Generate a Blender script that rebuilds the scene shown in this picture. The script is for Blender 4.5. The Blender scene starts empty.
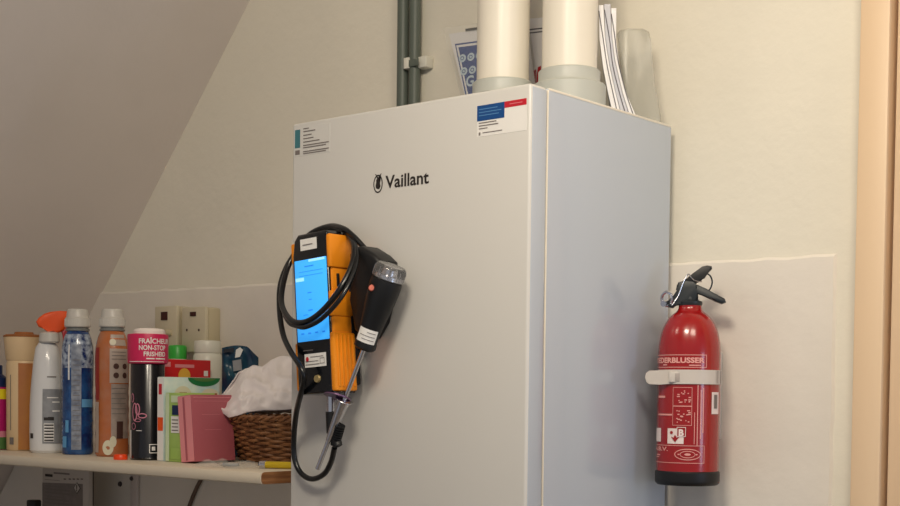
import bpy, bmesh, math, random
from mathutils import Vector as V, Matrix as M4, noise
random.seed(5)
SC = bpy.context.scene; COL = SC.collection; PI = math.pi
CAMZ = 1.40
# ---------------------------------------------------------------- camera frame (solved from the vanishing points)
F, CYP = 1345.3, 441.4
YAW, PITCH, ROLL = -.69903, -.035816, .0114413
fw = V((math.sin(YAW)*math.cos(PITCH), math.cos(YAW)*math.cos(PITCH), math.sin(PITCH)))
r0 = V((math.cos(YAW), -math.sin(YAW), 0)); u0 = r0.cross(fw)
rt = r0*math.cos(ROLL)+u0*math.sin(ROLL); up = -r0*math.sin(ROLL)+u0*math.cos(ROLL)
CAM = V((0, 0, CAMZ))
def ray(x, y): return rt*((x-450)/F) - up*((y-CYP)/F) + fw
def at(x, y, Y): d = ray(x, y); return CAM + d*(Y/d.y)
def atX(x, y, X): d = ray(x, y); return CAM + d*(X/d.x)
def atZ(x, y, Z): d = ray(x, y); return CAM + d*((Z-CAMZ)/d.z)
def mpp(p): return (V(p)-CAM).dot(fw)/F           # metres per pixel there
cam = bpy.data.objects.new('camera', bpy.data.cameras.new('camera')); COL.objects.link(cam)
cam.data.sensor_width = 36; cam.data.lens = F/900*36; cam.data.shift_y = (CYP-253)/900
m = M4((rt, up, -fw)).transposed().to_4x4(); m.translation = CAM; cam.matrix_world = m
cam.data.clip_start = .02; SC.camera = cam

# ---------------------------------------------------------------- materials
def lin(c):
    return tuple(((x/255)/12.92 if x/255 <= .04045 else ((x/255+.055)/1.055)**2.4) for x in c)+(1,)
def mat(name, c, rough=.5, metal=0, coat=0, bump=0, bscale=80, var=0, vscale=6, alpha=1, trans=0, ior=1.45, c2=None, emis=None, es=0, spec=.5, sheen=0):
    ma = bpy.data.materials.new(name); ma.use_nodes = True; nt = ma.node_tree; b = nt.nodes['Principled BSDF']
    b.inputs['Base Color'].default_value = lin(c); b.inputs['Roughness'].default_value = rough
    b.inputs['Metallic'].default_value = metal; b.inputs['Coat Weight'].default_value = coat; b.inputs['Coat Roughness'].default_value = .08
    b.inputs['Alpha'].default_value = alpha; b.inputs['Transmission Weight'].default_value = trans; b.inputs['IOR'].default_value = ior
    b.inputs['Specular IOR Level'].default_value = spec; b.inputs['Sheen Weight'].default_value = sheen
    if emis: b.inputs['Emission Color'].default_value = lin(emis); b.inputs['Emission Strength'].default_value = es
    tc = nt.nodes.new('ShaderNodeTexCoord')
    if var or c2:
        n = nt.nodes.new('ShaderNodeTexNoise'); n.inputs['Scale'].default_value = vscale; n.inputs['Detail'].default_value = 4
        nt.links.new(tc.outputs['Object'], n.inputs['Vector'])
        rp = nt.nodes.new('ShaderNodeValToRGB'); rp.color_ramp.elements[0].position = .35; rp.color_ramp.elements[1].position = .65
        rp.color_ramp.elements[0].color = lin(c)
        rp.color_ramp.elements[1].color = lin(c2) if c2 else lin([min(255, x*(1-var)) for x in c])
        nt.links.new(n.outputs['Fac'], rp.inputs['Fac']); nt.links.new(rp.outputs['Color'], b.inputs['Base Color'])
    if bump:
        n = nt.nodes.new('ShaderNodeTexNoise'); n.inputs['Scale'].default_value = bscale; n.inputs['Detail'].default_value = 5
        nt.links.new(tc.outputs['Object'], n.inputs['Vector'])
        bp = nt.nodes.new('ShaderNodeBump'); bp.inputs['Strength'].default_value = bump; bp.inputs['Distance'].default_value = .004
        nt.links.new(n.outputs['Fac'], bp.inputs['Height']); nt.links.new(bp.outputs['Normal'], b.inputs['Normal'])
    return ma
def wood_mat(name, c, c2, sc=(6, 6, 90)):
    ma = mat(name, c, .6); nt = ma.node_tree; b = nt.nodes['Principled BSDF']; tc = nt.nodes.new('ShaderNodeTexCoord')
    mp = nt.nodes.new('ShaderNodeMapping'); mp.inputs['Scale'].default_value = sc
    n = nt.nodes.new('ShaderNodeTexNoise'); n.inputs['Scale'].default_value = 4; n.inputs['Detail'].default_value = 6
    rp = nt.nodes.new('ShaderNodeValToRGB'); rp.color_ramp.elements[0].color = lin(c); rp.color_ramp.elements[1].color = lin(c2)
    rp.color_ramp.elements[0].position = .35; rp.color_ramp.elements[1].position = .65
    nt.links.new(tc.outputs['Object'], mp.inputs['Vector']); nt.links.new(mp.outputs['Vector'], n.inputs['Vector'])
    nt.links.new(n.outputs['Fac'], rp.inputs['Fac']); nt.links.new(rp.outputs['Color'], b.inputs['Base Color'])
    return ma
MT = {}
def mk(k, *a, **kw): MT[k] = mat(k, *a, **kw); return MT[k]
mk('wall_paint', (232, 226, 210), .75, bump=.25, bscale=45, var=.03, vscale=3)
mk('board_paint', (232, 225, 214), .7, bump=.3, bscale=30, var=.04, vscale=4)
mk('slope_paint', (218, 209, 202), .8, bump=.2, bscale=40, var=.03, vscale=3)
mk('floor_vinyl', (150, 140, 128), .5, var=.1)
mk('trim_cream', (226, 198, 164), .45, bump=.05)
mk('door_cream', (226, 196, 162), .45, bump=.05)
mk('gap_dark', (150, 130, 125), .8)
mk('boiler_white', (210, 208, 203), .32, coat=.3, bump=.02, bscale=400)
mk('boiler_side_shaded', (182, 191, 203), .17, coat=.4, bump=.01, bscale=200)  # darker, cooler copy of the boiler white; the side's shade is in the colour
mk('seam', (60, 60, 62), .6)
mk('ink', (40, 34, 32), .5)
mk('ink_soft', (120, 112, 108), .6)
mk('white_print', (235, 232, 228), .5)
mk('sticker_white', (236, 234, 230), .35)
mk('sticker_blue', (22, 74, 136), .35)
mk('sticker_lightblue', (90, 140, 190), .4)
mk('sticker_red', (196, 36, 52), .35)
mk('teal', (60, 116, 124), .5)
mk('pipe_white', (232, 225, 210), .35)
mk('collar_grey', (186, 188, 180), .4)
mk('conduit_grey', (92, 100, 92), .45, bump=.03)
mk('clip_white', (222, 220, 208), .45)
mk('paper', (235, 233, 232), .6, bump=.05)
mk('paper_grey', (196, 196, 202), .6, bump=.05)
mk('paper_line', (90, 88, 96), .6)
mk('paper_red', (190, 24, 34), .5)
mk('doc_blue', (10, 60, 136), .4)
mk('doc_pale', (196, 214, 226), .4)
mk('clear_sleeve', (225, 225, 220), .2, alpha=.10, spec=.3)
mk('frost', (180, 178, 164), .25, alpha=.42, bump=.2, bscale=18)
mk('rubber_black', (17, 18, 20), .45)
mk('gloss_black', (14, 16, 20), .18, coat=.5)
mk('hose_black', (16, 18, 20), .3, coat=.2)
mk('orange_rubber', (236, 142, 20), .5, bump=.05)
mk('screen_blue', (60, 160, 235), .3, emis=(52, 158, 240), es=.85)
mk('screen_pale', (130, 200, 250), .3, emis=(150, 210, 255), es=.9)
mk('screen_dark', (30, 110, 190), .3, emis=(30, 120, 205), es=.8)
mk('chrome', (205, 205, 210), .22, metal=1)
mk('brass', (220, 196, 140), .35, metal=.7)
mk('clear_plastic', (235, 235, 235), .06, trans=.92, ior=1.3)
mk('salmon', (214, 118, 100), .5)
mk('purple_metal', (120, 90, 120), .3, metal=.6)
mk('ext_red', (152, 18, 20), .24, coat=.5)
mk('ext_print', (226, 160, 152), .5)
mk('ext_white', (232, 216, 212), .5)
mk('strap_white', (202, 194, 186), .45)
mk('strap_shade', (168, 158, 152), .5)
mk('valve_dark', (34, 40, 44), .4)
mk('shelf_paint', (216, 204, 184), .4, bump=.08)
MT['raw_wood'] = wood_mat('raw_wood', (120, 76, 44), (160, 112, 70), (10, 3, 60))
mk('socket_cream', (208, 198, 172), .4)
mk('socket_side', (196, 184, 154), .45)
mk('socket_dark', (62, 22, 18), .5)
mk('beige', (232, 202, 158), .45, var=.05)
mk('brown_lid', (160, 96, 44), .5)
mk('brown_panel', (176, 110, 66), .5, c2=(196, 132, 60), vscale=9)
mk('bottle_white', (222, 222, 222), .22, coat=.4)
mk('label_grey', (150, 152, 156), .4, var=.12, vscale=50)
mk('trigger_orange', (236, 84, 14), .35, coat=.3)
mk('blue_bottle', (14, 44, 98), .16, coat=.6, c2=(34, 84, 142), vscale=45)
mk('blue_film', (176, 190, 208), .2, coat=.5, c2=(20, 44, 96), vscale=110)
mk('silver_label', (150, 158, 172), .35, c2=(104, 112, 130), vscale=90)
mk('light_blue', (96, 158, 206), .4)
mk('cap_white', (198, 194, 186), .35)
mk('neck_grey', (120, 122, 120), .3)
mk('orange_bottle', (180, 98, 44), .25, coat=.4, c2=(176, 112, 76), vscale=30)
mk('red_patch', (150, 40, 32), .4)
mk('label_taupe', (166, 150, 140), .45, var=.15, vscale=60)
mk('label_taupe_light', (172, 156, 144), .45)
mk('flower_cream', (214, 208, 184), .5)
mk('dot_brown', (74, 48, 42), .5)
mk('can_black', (16, 14, 18), .25, coat=.4)
mk('can_pink', (206, 36, 88), .4)
mk('can_lid', (238, 226, 218), .4)
mk('flower_pink', (206, 130, 150), .4)
mk('cap_orange', (232, 70, 20), .35)
mk('red_box', (200, 28, 34), .4)
mk('box_yellow', (230, 180, 70), .5)
mk('pale_box', (176, 204, 206), .45, c2=(214, 224, 214), vscale=26)
mk('green_dark', (24, 110, 60), .45)
mk('green_box', (154, 188, 92), .45, c2=(170, 200, 110), vscale=20)
mk('green_pale', (206, 222, 184), .45)
mk('pink_box', (174, 92, 102), .42)
mk('pink_light', (226, 142, 148), .42)
mk('pink_line', (222, 140, 150), .5)
mk('green_cap', (60, 176, 66), .35)
mk('tub_white', (226, 226, 212), .35)
mk('bag_blue', (16, 40, 74), .3, c2=(20, 74, 92), vscale=22, bump=.4, bscale=26)
mk('cloth_white', (232, 224, 222), .85, sheen=.3)
mk('wicker', (146, 100, 62), .55, c2=(108, 68, 40), vscale=60)
mk('marker_yellow', (196, 168, 26), .35)
mk('magenta', (176, 24, 104), .35)
mk('bottle_yellow', (232, 214, 40), .4)
mk('navy', (18, 40, 84), .4)
mk('leaf_green', (76, 116, 62), .5)
mk('box_grey', (196, 188, 180), .5)
mk('label_dark', (130, 122, 118), .55, var=.08, vscale=60)
mk('cable_brown', (96, 78, 66), .55)
mk('upright_grey', (206, 196, 190), .45)
mk('bracket_dark', (70, 62, 60), .5)

# ---------------------------------------------------------------- objects
ORG = {}
def meshobj(name, bm, ma, parent=None, origin=None, smooth=35, flip=True):
    if flip: bmesh.ops.recalc_face_normals(bm, faces=bm.faces[:])
    if parent is not None: origin = ORG[parent.name]
    elif origin is None:
        xs = [v.co for v in bm.verts]
        origin = V(((min(c.x for c in xs)+max(c.x for c in xs))/2, (min(c.y for c in xs)+max(c.y for c in xs))/2, min(c.z for c in xs)))
    origin = V(origin)
    bmesh.ops.translate(bm, verts=bm.verts[:], vec=-origin)
    me = bpy.data.meshes.new(name); bm.to_mesh(me); bm.free()
    me.materials.append(MT[ma] if isinstance(ma, str) else ma)
    for p in me.polygons: p.use_smooth = True
    try: me.set_sharp_from_angle(angle=math.radians(smooth))
    except Exception: pass
    o = bpy.data.objects.new(name, me); COL.objects.link(o)
    if parent is not None: o.parent = parent
    else: o.location = origin
    ORG[o.name] = origin
    return o
def thing(name, label, cat, loc, group=None):
    o = bpy.data.objects.new(name, None); COL.objects.link(o); o.location = loc; o.empty_display_size = .02
    ORG[o.name] = V(loc); return tag(o, label, cat, group)
def tag(o, label, cat, group=None):
    o['label'] = label; o['category'] = cat
    if group: o['group'] = group
    return o
def struct(o): o['kind'] = 'structure'; return o

def B(): return bmesh.new()
def addbox(bm, lo, hi, bev=0, mtx=None, seg=2):
    r = bmesh.ops.create_cube(bm, size=1); vs = r['verts']
    c = (V(lo)+V(hi))/2; s = V(hi)-V(lo)
    for v in vs: v.co = V((v.co.x*s.x, v.co.y*s.y, v.co.z*s.z))+c
    if bev:
        es = list({e for v in vs for e in v.link_edges})
        rr = bmesh.ops.bevel(bm, geom=es, offset=bev, segments=seg, affect='EDGES', profile=.5)
        vs = list({v for f in rr['faces'] for v in f.verts} | {v for v in vs if v.is_valid})
    if mtx is not None:
        for v in vs: v.co = mtx @ v.co
    return vs
def lathe(bm, prof, c, sx=1, sy=1, seg=48, rot=0, caps=True, mtx=None):
    """prof = [(r, z)...] with z absolute when c.z is 0"""
    rings = []
    for r, z in prof:
        ring = []
        for i in range(seg):
            a = 2*PI*i/seg
            p = V((math.cos(a)*r*sx, math.sin(a)*r*sy, 0)); p.rotate(M4.Rotation(rot, 3, 'Z'))
            p += V((0, 0, z))
            p = (mtx @ p) if mtx is not None else p+V(c)
            ring.append(bm.verts.new(p))
        rings.append(ring)
    for a, b in zip(rings, rings[1:]):
        for i in range(seg): bm.faces.new((a[i], a[(i+1) % seg], b[(i+1) % seg], b[i]))
    if caps: bm.faces.new(rings[0][::-1]); bm.faces.new(rings[-1])
def axis_mtx(p0, p1):
    d = (V(p1)-V(p0)).normalized(); q = V((0, 0, 1)).rotation_difference(d).to_matrix().to_4x4(); q.translation = V(p0); return q
def cyl(bm, p0, p1, r, r2=None, seg=24, prof=None):
    L = (V(p1)-V(p0)).length
    lathe(bm, prof or [(r, 0), (r2 if r2 is not None else r, L)], (0, 0, 0), seg=seg, mtx=axis_mtx(p0, p1))
def smoothpath(pts, n=8):
    pts = [V(p) for p in pts]; out = []
    for i in range(len(pts)-1):
        a = pts[max(i-1, 0)]; b = pts[i]; c = pts[i+1]; d = pts[min(i+2, len(pts)-1)]
        for k in range(n):
            t = k/n
            out.append(.5*((2*b)+(c-a)*t+(2*a-5*b+4*c-d)*t*t+(3*b-a-3*c+d)*t**3))
    out.append(pts[-1]); return out
def tube(bm, pts, r, seg=12, closed=False):
    pts = [V(p) for p in pts]; n = len(pts); prev = None; rings = []
    for i, p in enumerate(pts):
        t = (pts[(i+1) % n] - pts[i-1]) if closed else (pts[min(i+1, n-1)]-pts[max(i-1, 0)])
        t.normalize()
        if prev is None: a = t.cross(V((0, 0, 1))); a = a if a.length > .1 else t.cross(V((1, 0, 0)))
        else: a = prev-t*prev.dot(t)
        a.normalize(); b = t.cross(a); prev = a
        rr = r(i/(n-1)) if callable(r) else r
        rings.append([bm.verts.new(p+(a*math.cos(2*PI*k/seg)+b*math.sin(2*PI*k/seg))*rr) for k in range(seg)])
    prs = list(zip(rings, rings[1:])) + ([(rings[-1], rings[0])] if closed else [])
    for x, y in prs:
        for k in range(seg): bm.faces.new((x[k], x[(k+1) % seg], y[(k+1) % seg], y[k]))
    if not closed: bm.faces.new(rings[0][::-1]); bm.faces.new(rings[-1])
def prism(bm, poly, vec, bev=0, seg=2):
    """poly = world points of a planar outline, pushed along vec"""
    a = [bm.verts.new(V(p)) for p in poly]; b = [bm.verts.new(V(p)+V(vec)) for p in poly]
    n = len(a); fs = [bm.faces.new(a), bm.faces.new(b[::-1])]
    for i in range(n): fs.append(bm.faces.new((a[i], b[i], b[(i+1) % n], a[(i+1) % n])))
    if bev:
        es = list({e for f in fs[:2] for e in f.edges})
        bmesh.ops.bevel(bm, geom=es, offset=bev, segments=seg, affect='EDGES', profile=.5)

class Surf:
    """a printable surface: f(u, v, h) -> world"""
    def __init__(s, f, parent, h=.0004, du=.004): s.f = f; s.p = parent; s.h = h; s.du = du
    def _mk(s, name, bm, ma, lift): 
        for v in bm.verts: v.co = s.f(v.co.x, v.co.y, s.h*lift)
        o = meshobj(name, bm, ma, s.p, flip=False); return o
    def rects(s, name, rs, ma, lift=1):
        bm = B()
        for (a, b, c, d) in rs:
            a, c = min(a, c), max(a, c); b, d = min(b, d), max(b, d)
            n = max(1, min(60, int((c-a)/s.du))); m_ = max(1, min(30, int((d-b)/.012)))
            g = [[bm.verts.new((a+(c-a)*i/n, b+(d-b)*j/m_, 0)) for j in range(m_+1)] for i in range(n+1)]
            for i in range(n):
                for j in range(m_): bm.faces.new((g[i][j], g[i+1][j], g[i+1][j+1], g[i][j+1]))
        return s._mk(name, bm, ma, lift)
    def frame(s, name, r, w, ma, lift=1):
        a, b, c, d = r
        return s.rects(name, [(a, b, c, b+w), (a, d-w, c, d), (a, b, a+w, d), (c-w, b, c, d)], ma, lift)
    def rings(s, name, rs, ma, lift=1, seg=32):
        """(cu, cv, ru, rv, width); width None = disc"""
        bm = B()
        for (cu, cv, ru, rv, w) in rs:
            o = [bm.verts.new((cu+ru*math.cos(2*PI*k/seg), cv+rv*math.sin(2*PI*k/seg), 0)) for k in range(seg)]
            if w is None: bm.faces.new(o)
            else:
                i_ = [bm.verts.new((cu+(ru-w)*math.cos(2*PI*k/seg), cv+(rv-w)*math.sin(2*PI*k/seg), 0)) for k in range(seg)]
                for k in range(seg): bm.faces.new((o[k], o[(k+1) % seg], i_[(k+1) % seg], i_[k]))
        return s._mk(name, bm, ma, lift)
    def polys(s, name, ps, ma, lift=1):
        bm = B()
        for p in ps: bm.faces.new([bm.verts.new((u, v, 0)) for u, v in p])
        bmesh.ops.triangulate(bm, faces=bm.faces[:])
        return s._mk(name, bm, ma, lift)
    def text(s, name, body, u, v, size, ma, lift=1, bold=0, width=None, align='LEFT', vert=False):
        c = bpy.data.curves.new('txt', 'FONT'); c.body = body; c.size = size; c.align_x = align; c.offset = bold; c.resolution_u = 3
        o = bpy.data.objects.new('txt', c); COL.objects.link(o)
        dg = bpy.context.evaluated_depsgraph_get(); me = bpy.data.meshes.new_from_object(o.evaluated_get(dg))
        bpy.data.objects.remove(o); bpy.data.curves.remove(c)
        bm = B(); bm.from_mesh(me); bpy.data.meshes.remove(me)
        xs = [w.co.x for w in bm.verts]; k = width/(max(xs)-min(xs)) if width else 1; x0 = min(xs) if width else 0
        for w in bm.verts:
            x, y = (w.co.x-x0)*k, w.co.y
            w.co = V((u-y, v+x, 0)) if vert else V((u+x, v+y, 0))
        return s._mk(name, bm, ma, lift)
def flat(parent, o, u, v, n, **k): o, u, v, n = V(o), V(u), V(v), V(n); return Surf(lambda a, b, h: o+u*a+v*b+n*h, parent, **k)
def round_(parent, c, rf, sx=1, **k):
    """wrapped round a vertical body; u = arc length from the side that faces the room's middle, v = world z"""
    th = math.atan2(CAM.y-c[1], CAM.x-c[0]); R0 = k.pop('R')
    def f(a, b, h):
        t = th+a/R0; r = rf(b)+h*1.6
        return V((c[0]+math.cos(t)*r, c[1]+math.sin(t)*r, b))
    return Surf(f, parent, **k)
def rfun(prof):
    def f(z):
        for (ra, za), (rb, zb) in zip(prof, prof[1:]):
            if za <= z <= zb and zb > za: return ra+(rb-ra)*(z-za)/(zb-za)
        return prof[-1][0] if z > prof[-1][1] else prof[0][0]
    return f

# ---------------------------------------------------------------- room
WY = 1.75                                   # back wall plane
ZS = atZ  # alias
k = WY/1.728
sx0, sz0 = -2.429*k, CAMZ+.206*k           # the slope meets the wall through this point
SL = 1.148
def slopeX(z): return sx0+(z-sz0)/SL
DX = at(854.0, 253, WY-.02).x                  # wall ends at the door lining
bm = B(); CE = 2.5
xw = slopeX(CE); xk = -3.2; zk = sz0+(xk-sx0)*SL
prism(bm, [(xk, WY, 0), (xk, WY, zk), (xw, WY, CE), (1.2, WY, CE), (1.2, WY, 2.3), (DX, WY, 2.3), (DX, WY, 0)], (0, .1, 0))
struct(meshobj('wall_back', bm, 'wall_paint', origin=(0, WY, 0)))
bm = B(); prism(bm, [(xk, -1.6, zk), (xw, -1.6, CE), (xw-.1, -1.6, CE+.06), (xk-.12, -1.6, zk+.06)], (0, 1.6+WY, 0))
struct(meshobj('ceiling', bm, 'slope_paint', origin=(xk, 0, zk)))
bm = B(); addbox(bm, (xw, -1.6, CE), (1.2, WY, CE+.08)); struct(meshobj('ceiling', bm, 'slope_paint'))
bm = B(); addbox(bm, (xk-.1, -1.6, 0), (xk, WY, zk)); struct(meshobj('wall_left', bm, 'slope_paint'))
bm = B(); addbox(bm, (xk-.1, -1.6, -.08), (1.2, WY+.1, 0)); struct(meshobj('floor', bm, 'floor_vinyl'))
# lower wallboard, 4 mm proud, with a hand plastered top edge
PXR = at(834, 300, WY).x; zb = CAMZ+.197*k
bm = B(); top = []; n = 260; xl = slopeX(zb)+.0
for i in range(n+1):
    x = xl+(PXR-xl)*i/n
    w = noise.noise(V((x*7, 0, 3)))*.0035+noise.noise(V((x*31, 0, 9)))*.0016
    zz = zb+(x-xl)/(PXR-xl)*(-.008)+.006*(1-i/n)+w
    top.append(V((x, WY-.004, zz)))
xlb = slopeX(.9)
out_ = [V((PXR, WY-.004, .02)), V((xk+.02, WY-.004, .02)), V((xk+.02, WY-.004, zk))]+top
# the right edge is just as uneven
out_ = out_[:-1]+[out_[-1]]+[V((PXR+.0022*noise.noise(V((0, z_*11, 2)))+.0012*noise.noise(V((4, z_*47, 2))), WY-.004, z_)) for z_ in [top[-1].z-.004-i*.008 for i in range(int((top[-1].z-.05)/.008))]]
back_ = []
for i, p in enumerate(out_):
    if i < 3: back_.append(V((p.x, WY+.001, p.z)))
    elif i < 3+len(top): back_.append(V((p.x+(.004 if i == 2+len(top) else 0), WY+.001, p.z+.0050+.003*noise.noise(V((p.x*23, 5, 1))))))
    else: back_.append(V((p.x+.0045+.002*noise.noise(V((3, p.z*31, 1))), WY+.001, p.z)))
fa = [bm.verts.new(p) for p in out_]; ba = [bm.verts.new(p) for p in back_]
bm.faces.new(fa)
for i in range(len(fa)): q = (i+1) % len(fa); bm.faces.new((fa[i], ba[i], ba[q], fa[q]))
struct(meshobj('trim_1', bm, 'board_paint', origin=(-2, WY, 0), smooth=20))
# door lining, gap and leaf
DL = at(884.5, 253, WY-.02).x; DG = at(891, 253, WY-.02).x
bm = B(); addbox(bm, (DX+.001, WY-.02, 0), (DL, WY+.1, 2.3), .003); struct(meshobj('trim_3', bm, 'trim_cream'))
bm = B(); addbox(bm, (DL, WY+.012, 0), (DG+.01, WY+.09, 2.3)); struct(meshobj('trim_4', bm, 'gap_dark'))
bm = B(); addbox(bm, (DG, WY-.018, .01), (DG+.8, WY+.03, 2.29), .004); struct(meshobj('door_1', bm, 'door_cream'))

# ---------------------------------------------------------------- boiler
FY = 1.385; BX1 = at(531, 82.5, FY).x; BX0 = BX1-.44; BT = at(531, 82.5, FY).z; BB = BT-.72; BY = 1.732
SEAM = atX(547.4, 92, BX1).y
boiler = thing('boiler', 'large white wall-hung boiler with smooth front between the shelf and the red extinguisher', 'boiler', ((BX0+BX1)/2, BY, BB))
bm = B(); addbox(bm, (BX0, FY, BB), (BX1, SEAM-.001, BT), .004, seg=4); cover = meshobj('front_cover', bm, 'boiler_white', boiler)
bm = B(); addbox(bm, (BX0+.001, SEAM+.001, BB), (BX1, BY, BT), .0035, seg=3); casing = meshobj('casing', bm, 'boiler_side_shaded', boiler)
# the rim of the cover turns round the side, in the casing's shaded tone
bm = B(); addbox(bm, (BX1-.004, FY+.004, BB+.004), (BX1+.0006, SEAM-.002, BT-.004), .0004); meshobj('cover_edge', bm, 'boiler_side_shaded', boiler)
bm = B(); addbox(bm, (BX1-.004, SEAM+.0012, BB+.002), (BX1+.0007, SEAM+.0030, BT-.0025), .0006); addbox(bm, (BX1-.0042, SEAM+.0040, BT-.0030), (BX1+.0004, BY-.002, BT+.0004), .0008); lp = meshobj('edge_highlight', bm, 'pipe_white', boiler); lp['label'] = 'painted highlight along the casing edges'  # bright strips paint in the highlights along the casing edges
bm = B(); addbox(bm, (BX0+.003, SEAM-.0015, BB+.002), (BX1-.003, SEAM+.0015, BT-.004)); meshobj('seam', bm, 'seam', boiler)
bm = B(); addbox(bm, (BX0+.08, BY+.0005, BT-.14), (BX1-.08, WY-.0045, BT-.08)); meshobj('hanging_bracket', bm, 'bracket_dark', boiler)
fs = flat(cover, (0, FY, 0), (1, 0, 0), (0, 0, 1), (0, -1, 0))
def fp(x, y): p = at(x, y, FY); return p.x, p.z
# wordmark and emblem
u0_, v0_ = fp(385.5, 187.6); u1_, v1_ = fp(429, 183)
vv = (v0_+v1_)/2
fs.text('wordmark', 'Vaillant', u0_, vv-.0005, .0245, 'ink', bold=.0005, width=u1_-u0_)
ec, ev = fp(378.2, 183.2)
def logo(s, cu, cv, k_):
    s.rings('emblem_ring', [(cu, cv-.001, .0076*k_, .0108*k_, .0019)], 'ink')
    hare = [(-1.2, -6), (1.6, -6.4), (3.2, -3.4), (2.4, -.5), (3, 2.2), (1.2, 3.4), (1.2, 4.6), (4.2, 8.8), (5.6, 9.8), (3.6, 9.6), (.2, 6), (-2.6, 9.4), (-4.8, 10), (-3.4, 8.6), (-1.2, 4.8), (-2.4, 3.2), (-2.2, 1), (-3, -2), (-2.6, -5)]
    s.polys('emblem_hare', [[(cu+a*.00098*k_*(1.35 if b < 5 else 1.15), cv+b*.00112*k_) for a, b in hare]], 'ink')
logo(fs, ec, ev, 1.18)
# sticker with blue and red blocks
def R4(x0, y0, x1, y1): a = fp(x0, y0); b = fp(x1, y1); return (a[0], b[1], b[0], a[1])
su0, sv1 = fp(477.5, 105.8); su1, sv0 = fp(526.5, 131.5)
sv0 = fp(477.5, 137.2)[1]; sv1 = fp(477.5, 106.2)[1]; W_ = su1-su0; H_ = sv1-sv0
bm = B(); addbox(bm, (su0, FY-.0003, sv0), (su1, FY+.0001, sv1)); st = meshobj('info_sticker', bm, 'sticker_white', cover); st['label'] = 'white sticker with blue and red blocks'
ss = flat(st, (su0, FY-.0003, sv0), (1, 0, 0), (0, 0, 1), (0, -1, 0), h=.00025)
ss.rects('blue_block', [(0, H_*.50, W_*.56, H_)], 'sticker_blue')
ss.rects('red_block', [(W_*.56, H_*.80, W_, H_)], 'sticker_red')
ss.rects('small_print', [(W_*.04, H_*.86, W_*.42, H_*.885), (W_*.04, H_*.76, W_*.5, H_*.785), (W_*.04, H_*.66, W_*.45, H_*.685)], 'sticker_lightblue', 2)
ss.rects('small_print', [(W_*.04, H_*.42, W_*.40, H_*.45), (W_*.04, H_*.33, W_*.44, H_*.36), (W_*.04, H_*.24, W_*.22, H_*.27), (W_*.12, H_*.10, W_*.52, H_*.125), (W_*.04, H_*.04, W_*.075, H_*.14)], 'ink_soft', 2)
ss.rects('small_print', [(W_*.66, H_*.89, W_*.92, H_*.91)], 'pink_light', 2)
# compliance label in the top left corner
lu0 = fp(294.6, 130)[0]; lu1 = fp(330, 130)[0]; lv1 = fp(295, 129)[1]; lv0 = fp(295, 157)[1]; W_ = lu1-lu0; H_ = lv1-lv0
bm = B(); addbox(bm, (lu0, FY-.0003, lv0), (lu1, FY+.0001, lv1)); st2 = meshobj('rating_label', bm, 'boiler_white', cover); st2['label'] = 'small label with teal bar and fine print'
s2 = flat(st2, (lu0, FY-.0003, lv0), (1, 0, 0), (0, 0, 1), (0, -1, 0), h=.00025)
s2.rects('teal_bar', [(W_*.02, H_*.30, W_*.17, H_*.95)], 'teal'); s2.rects('symbol', [(W_*.03, H_*.06, W_*.16, H_*.22)], 'ink_soft')
s2.rects('small_print', [(W_*.26, H_*y, W_*x, H_*(y+.035)) for y, x in ((.93, .42), (.83, .6), (.70, .5), (.58, .55), (.46, .72), (.34, .98), (.26, .9), (.12, .98), (.05, .9))], 'ink_soft', 2)

# ---------------------------------------------------------------- flue pipes
def flue(px, Y, half, tops, rad, label):
    c = at(px, 60, Y); t = thing('flue_pipe', label, 'pipe', (c.x, Y, BT), 'flue pipes on the boiler')
    bm = B(); lathe(bm, [(rad, BT+.004), (rad, CE)], (c.x, Y, 0), seg=64); meshobj('pipe', bm, 'pipe_white', t)
    bm = B(); z1, z2, ra, rb = tops
    lathe(bm, [(rb, BT-.0005), (rb, z1-.002), (rb-.002, z1), (ra+.001, z1+.001), (ra, z1+.003), (ra, z2-.002), (ra-.002, z2), (rad+.0006, z2)], (c.x, Y, 0), seg=64); meshobj('collar', bm, 'collar_grey', t)
    return t
flue(503, 1.575, 0, (BT+.040, BT+.0605, .0445, .0462), .0385, 'left white flue pipe with grey collar on boiler top')
flue(569.5, 1.595, 0, (BT+.046, BT+.066, .0445, .0525), .0395, 'right white flue pipe with wide grey collar, nearest the booklets')

# ---------------------------------------------------------------- conduits behind the boiler
for i, (px, lab) in enumerate(((402.8, 'left one of two dark grey pipes running up the wall'), (414.8, 'right one of two dark grey pipes, beside the white clip'))):
    c = at(px, 60, WY-.018); rr = mpp(c)*5.9
    bm = B(); cyl(bm, (c.x, WY-.018, BT-.30), (c.x, WY-.018, CE), rr, seg=32)
    tag(meshobj('conduit_pipe', bm, 'conduit_grey'), lab, 'pipe', 'grey wall pipes')
def px_box(bm, x0, y0, x1, y1, Ya, Yb, bev):
    a = at(x0, y0, Ya); b = at(x1, y1, Ya); addbox(bm, (a.x, Ya, b.z), (b.x, Yb, a.z), bev)
cl = thing('pipe_clip', 'white plastic clip on the wall beside the grey pipes', 'clip', at(422, 68, WY))
bm = B(); px_box(bm, 416.5, 57, 426, 66.5, WY-.020, WY-.0005, .002); meshobj('clip_block', bm, 'clip_white', cl)
bm = B(); px_box(bm, 403.5, 58, 408.5, 68, WY-.031, WY-.018, .001); meshobj('clip_finger', bm, 'clip_white', cl)
bm = B(); px_box(bm, 403.5, 61, 418, 65, WY-.0305, WY-.0285, .0005); meshobj('clip_band', bm, 'conduit_grey', cl)

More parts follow.
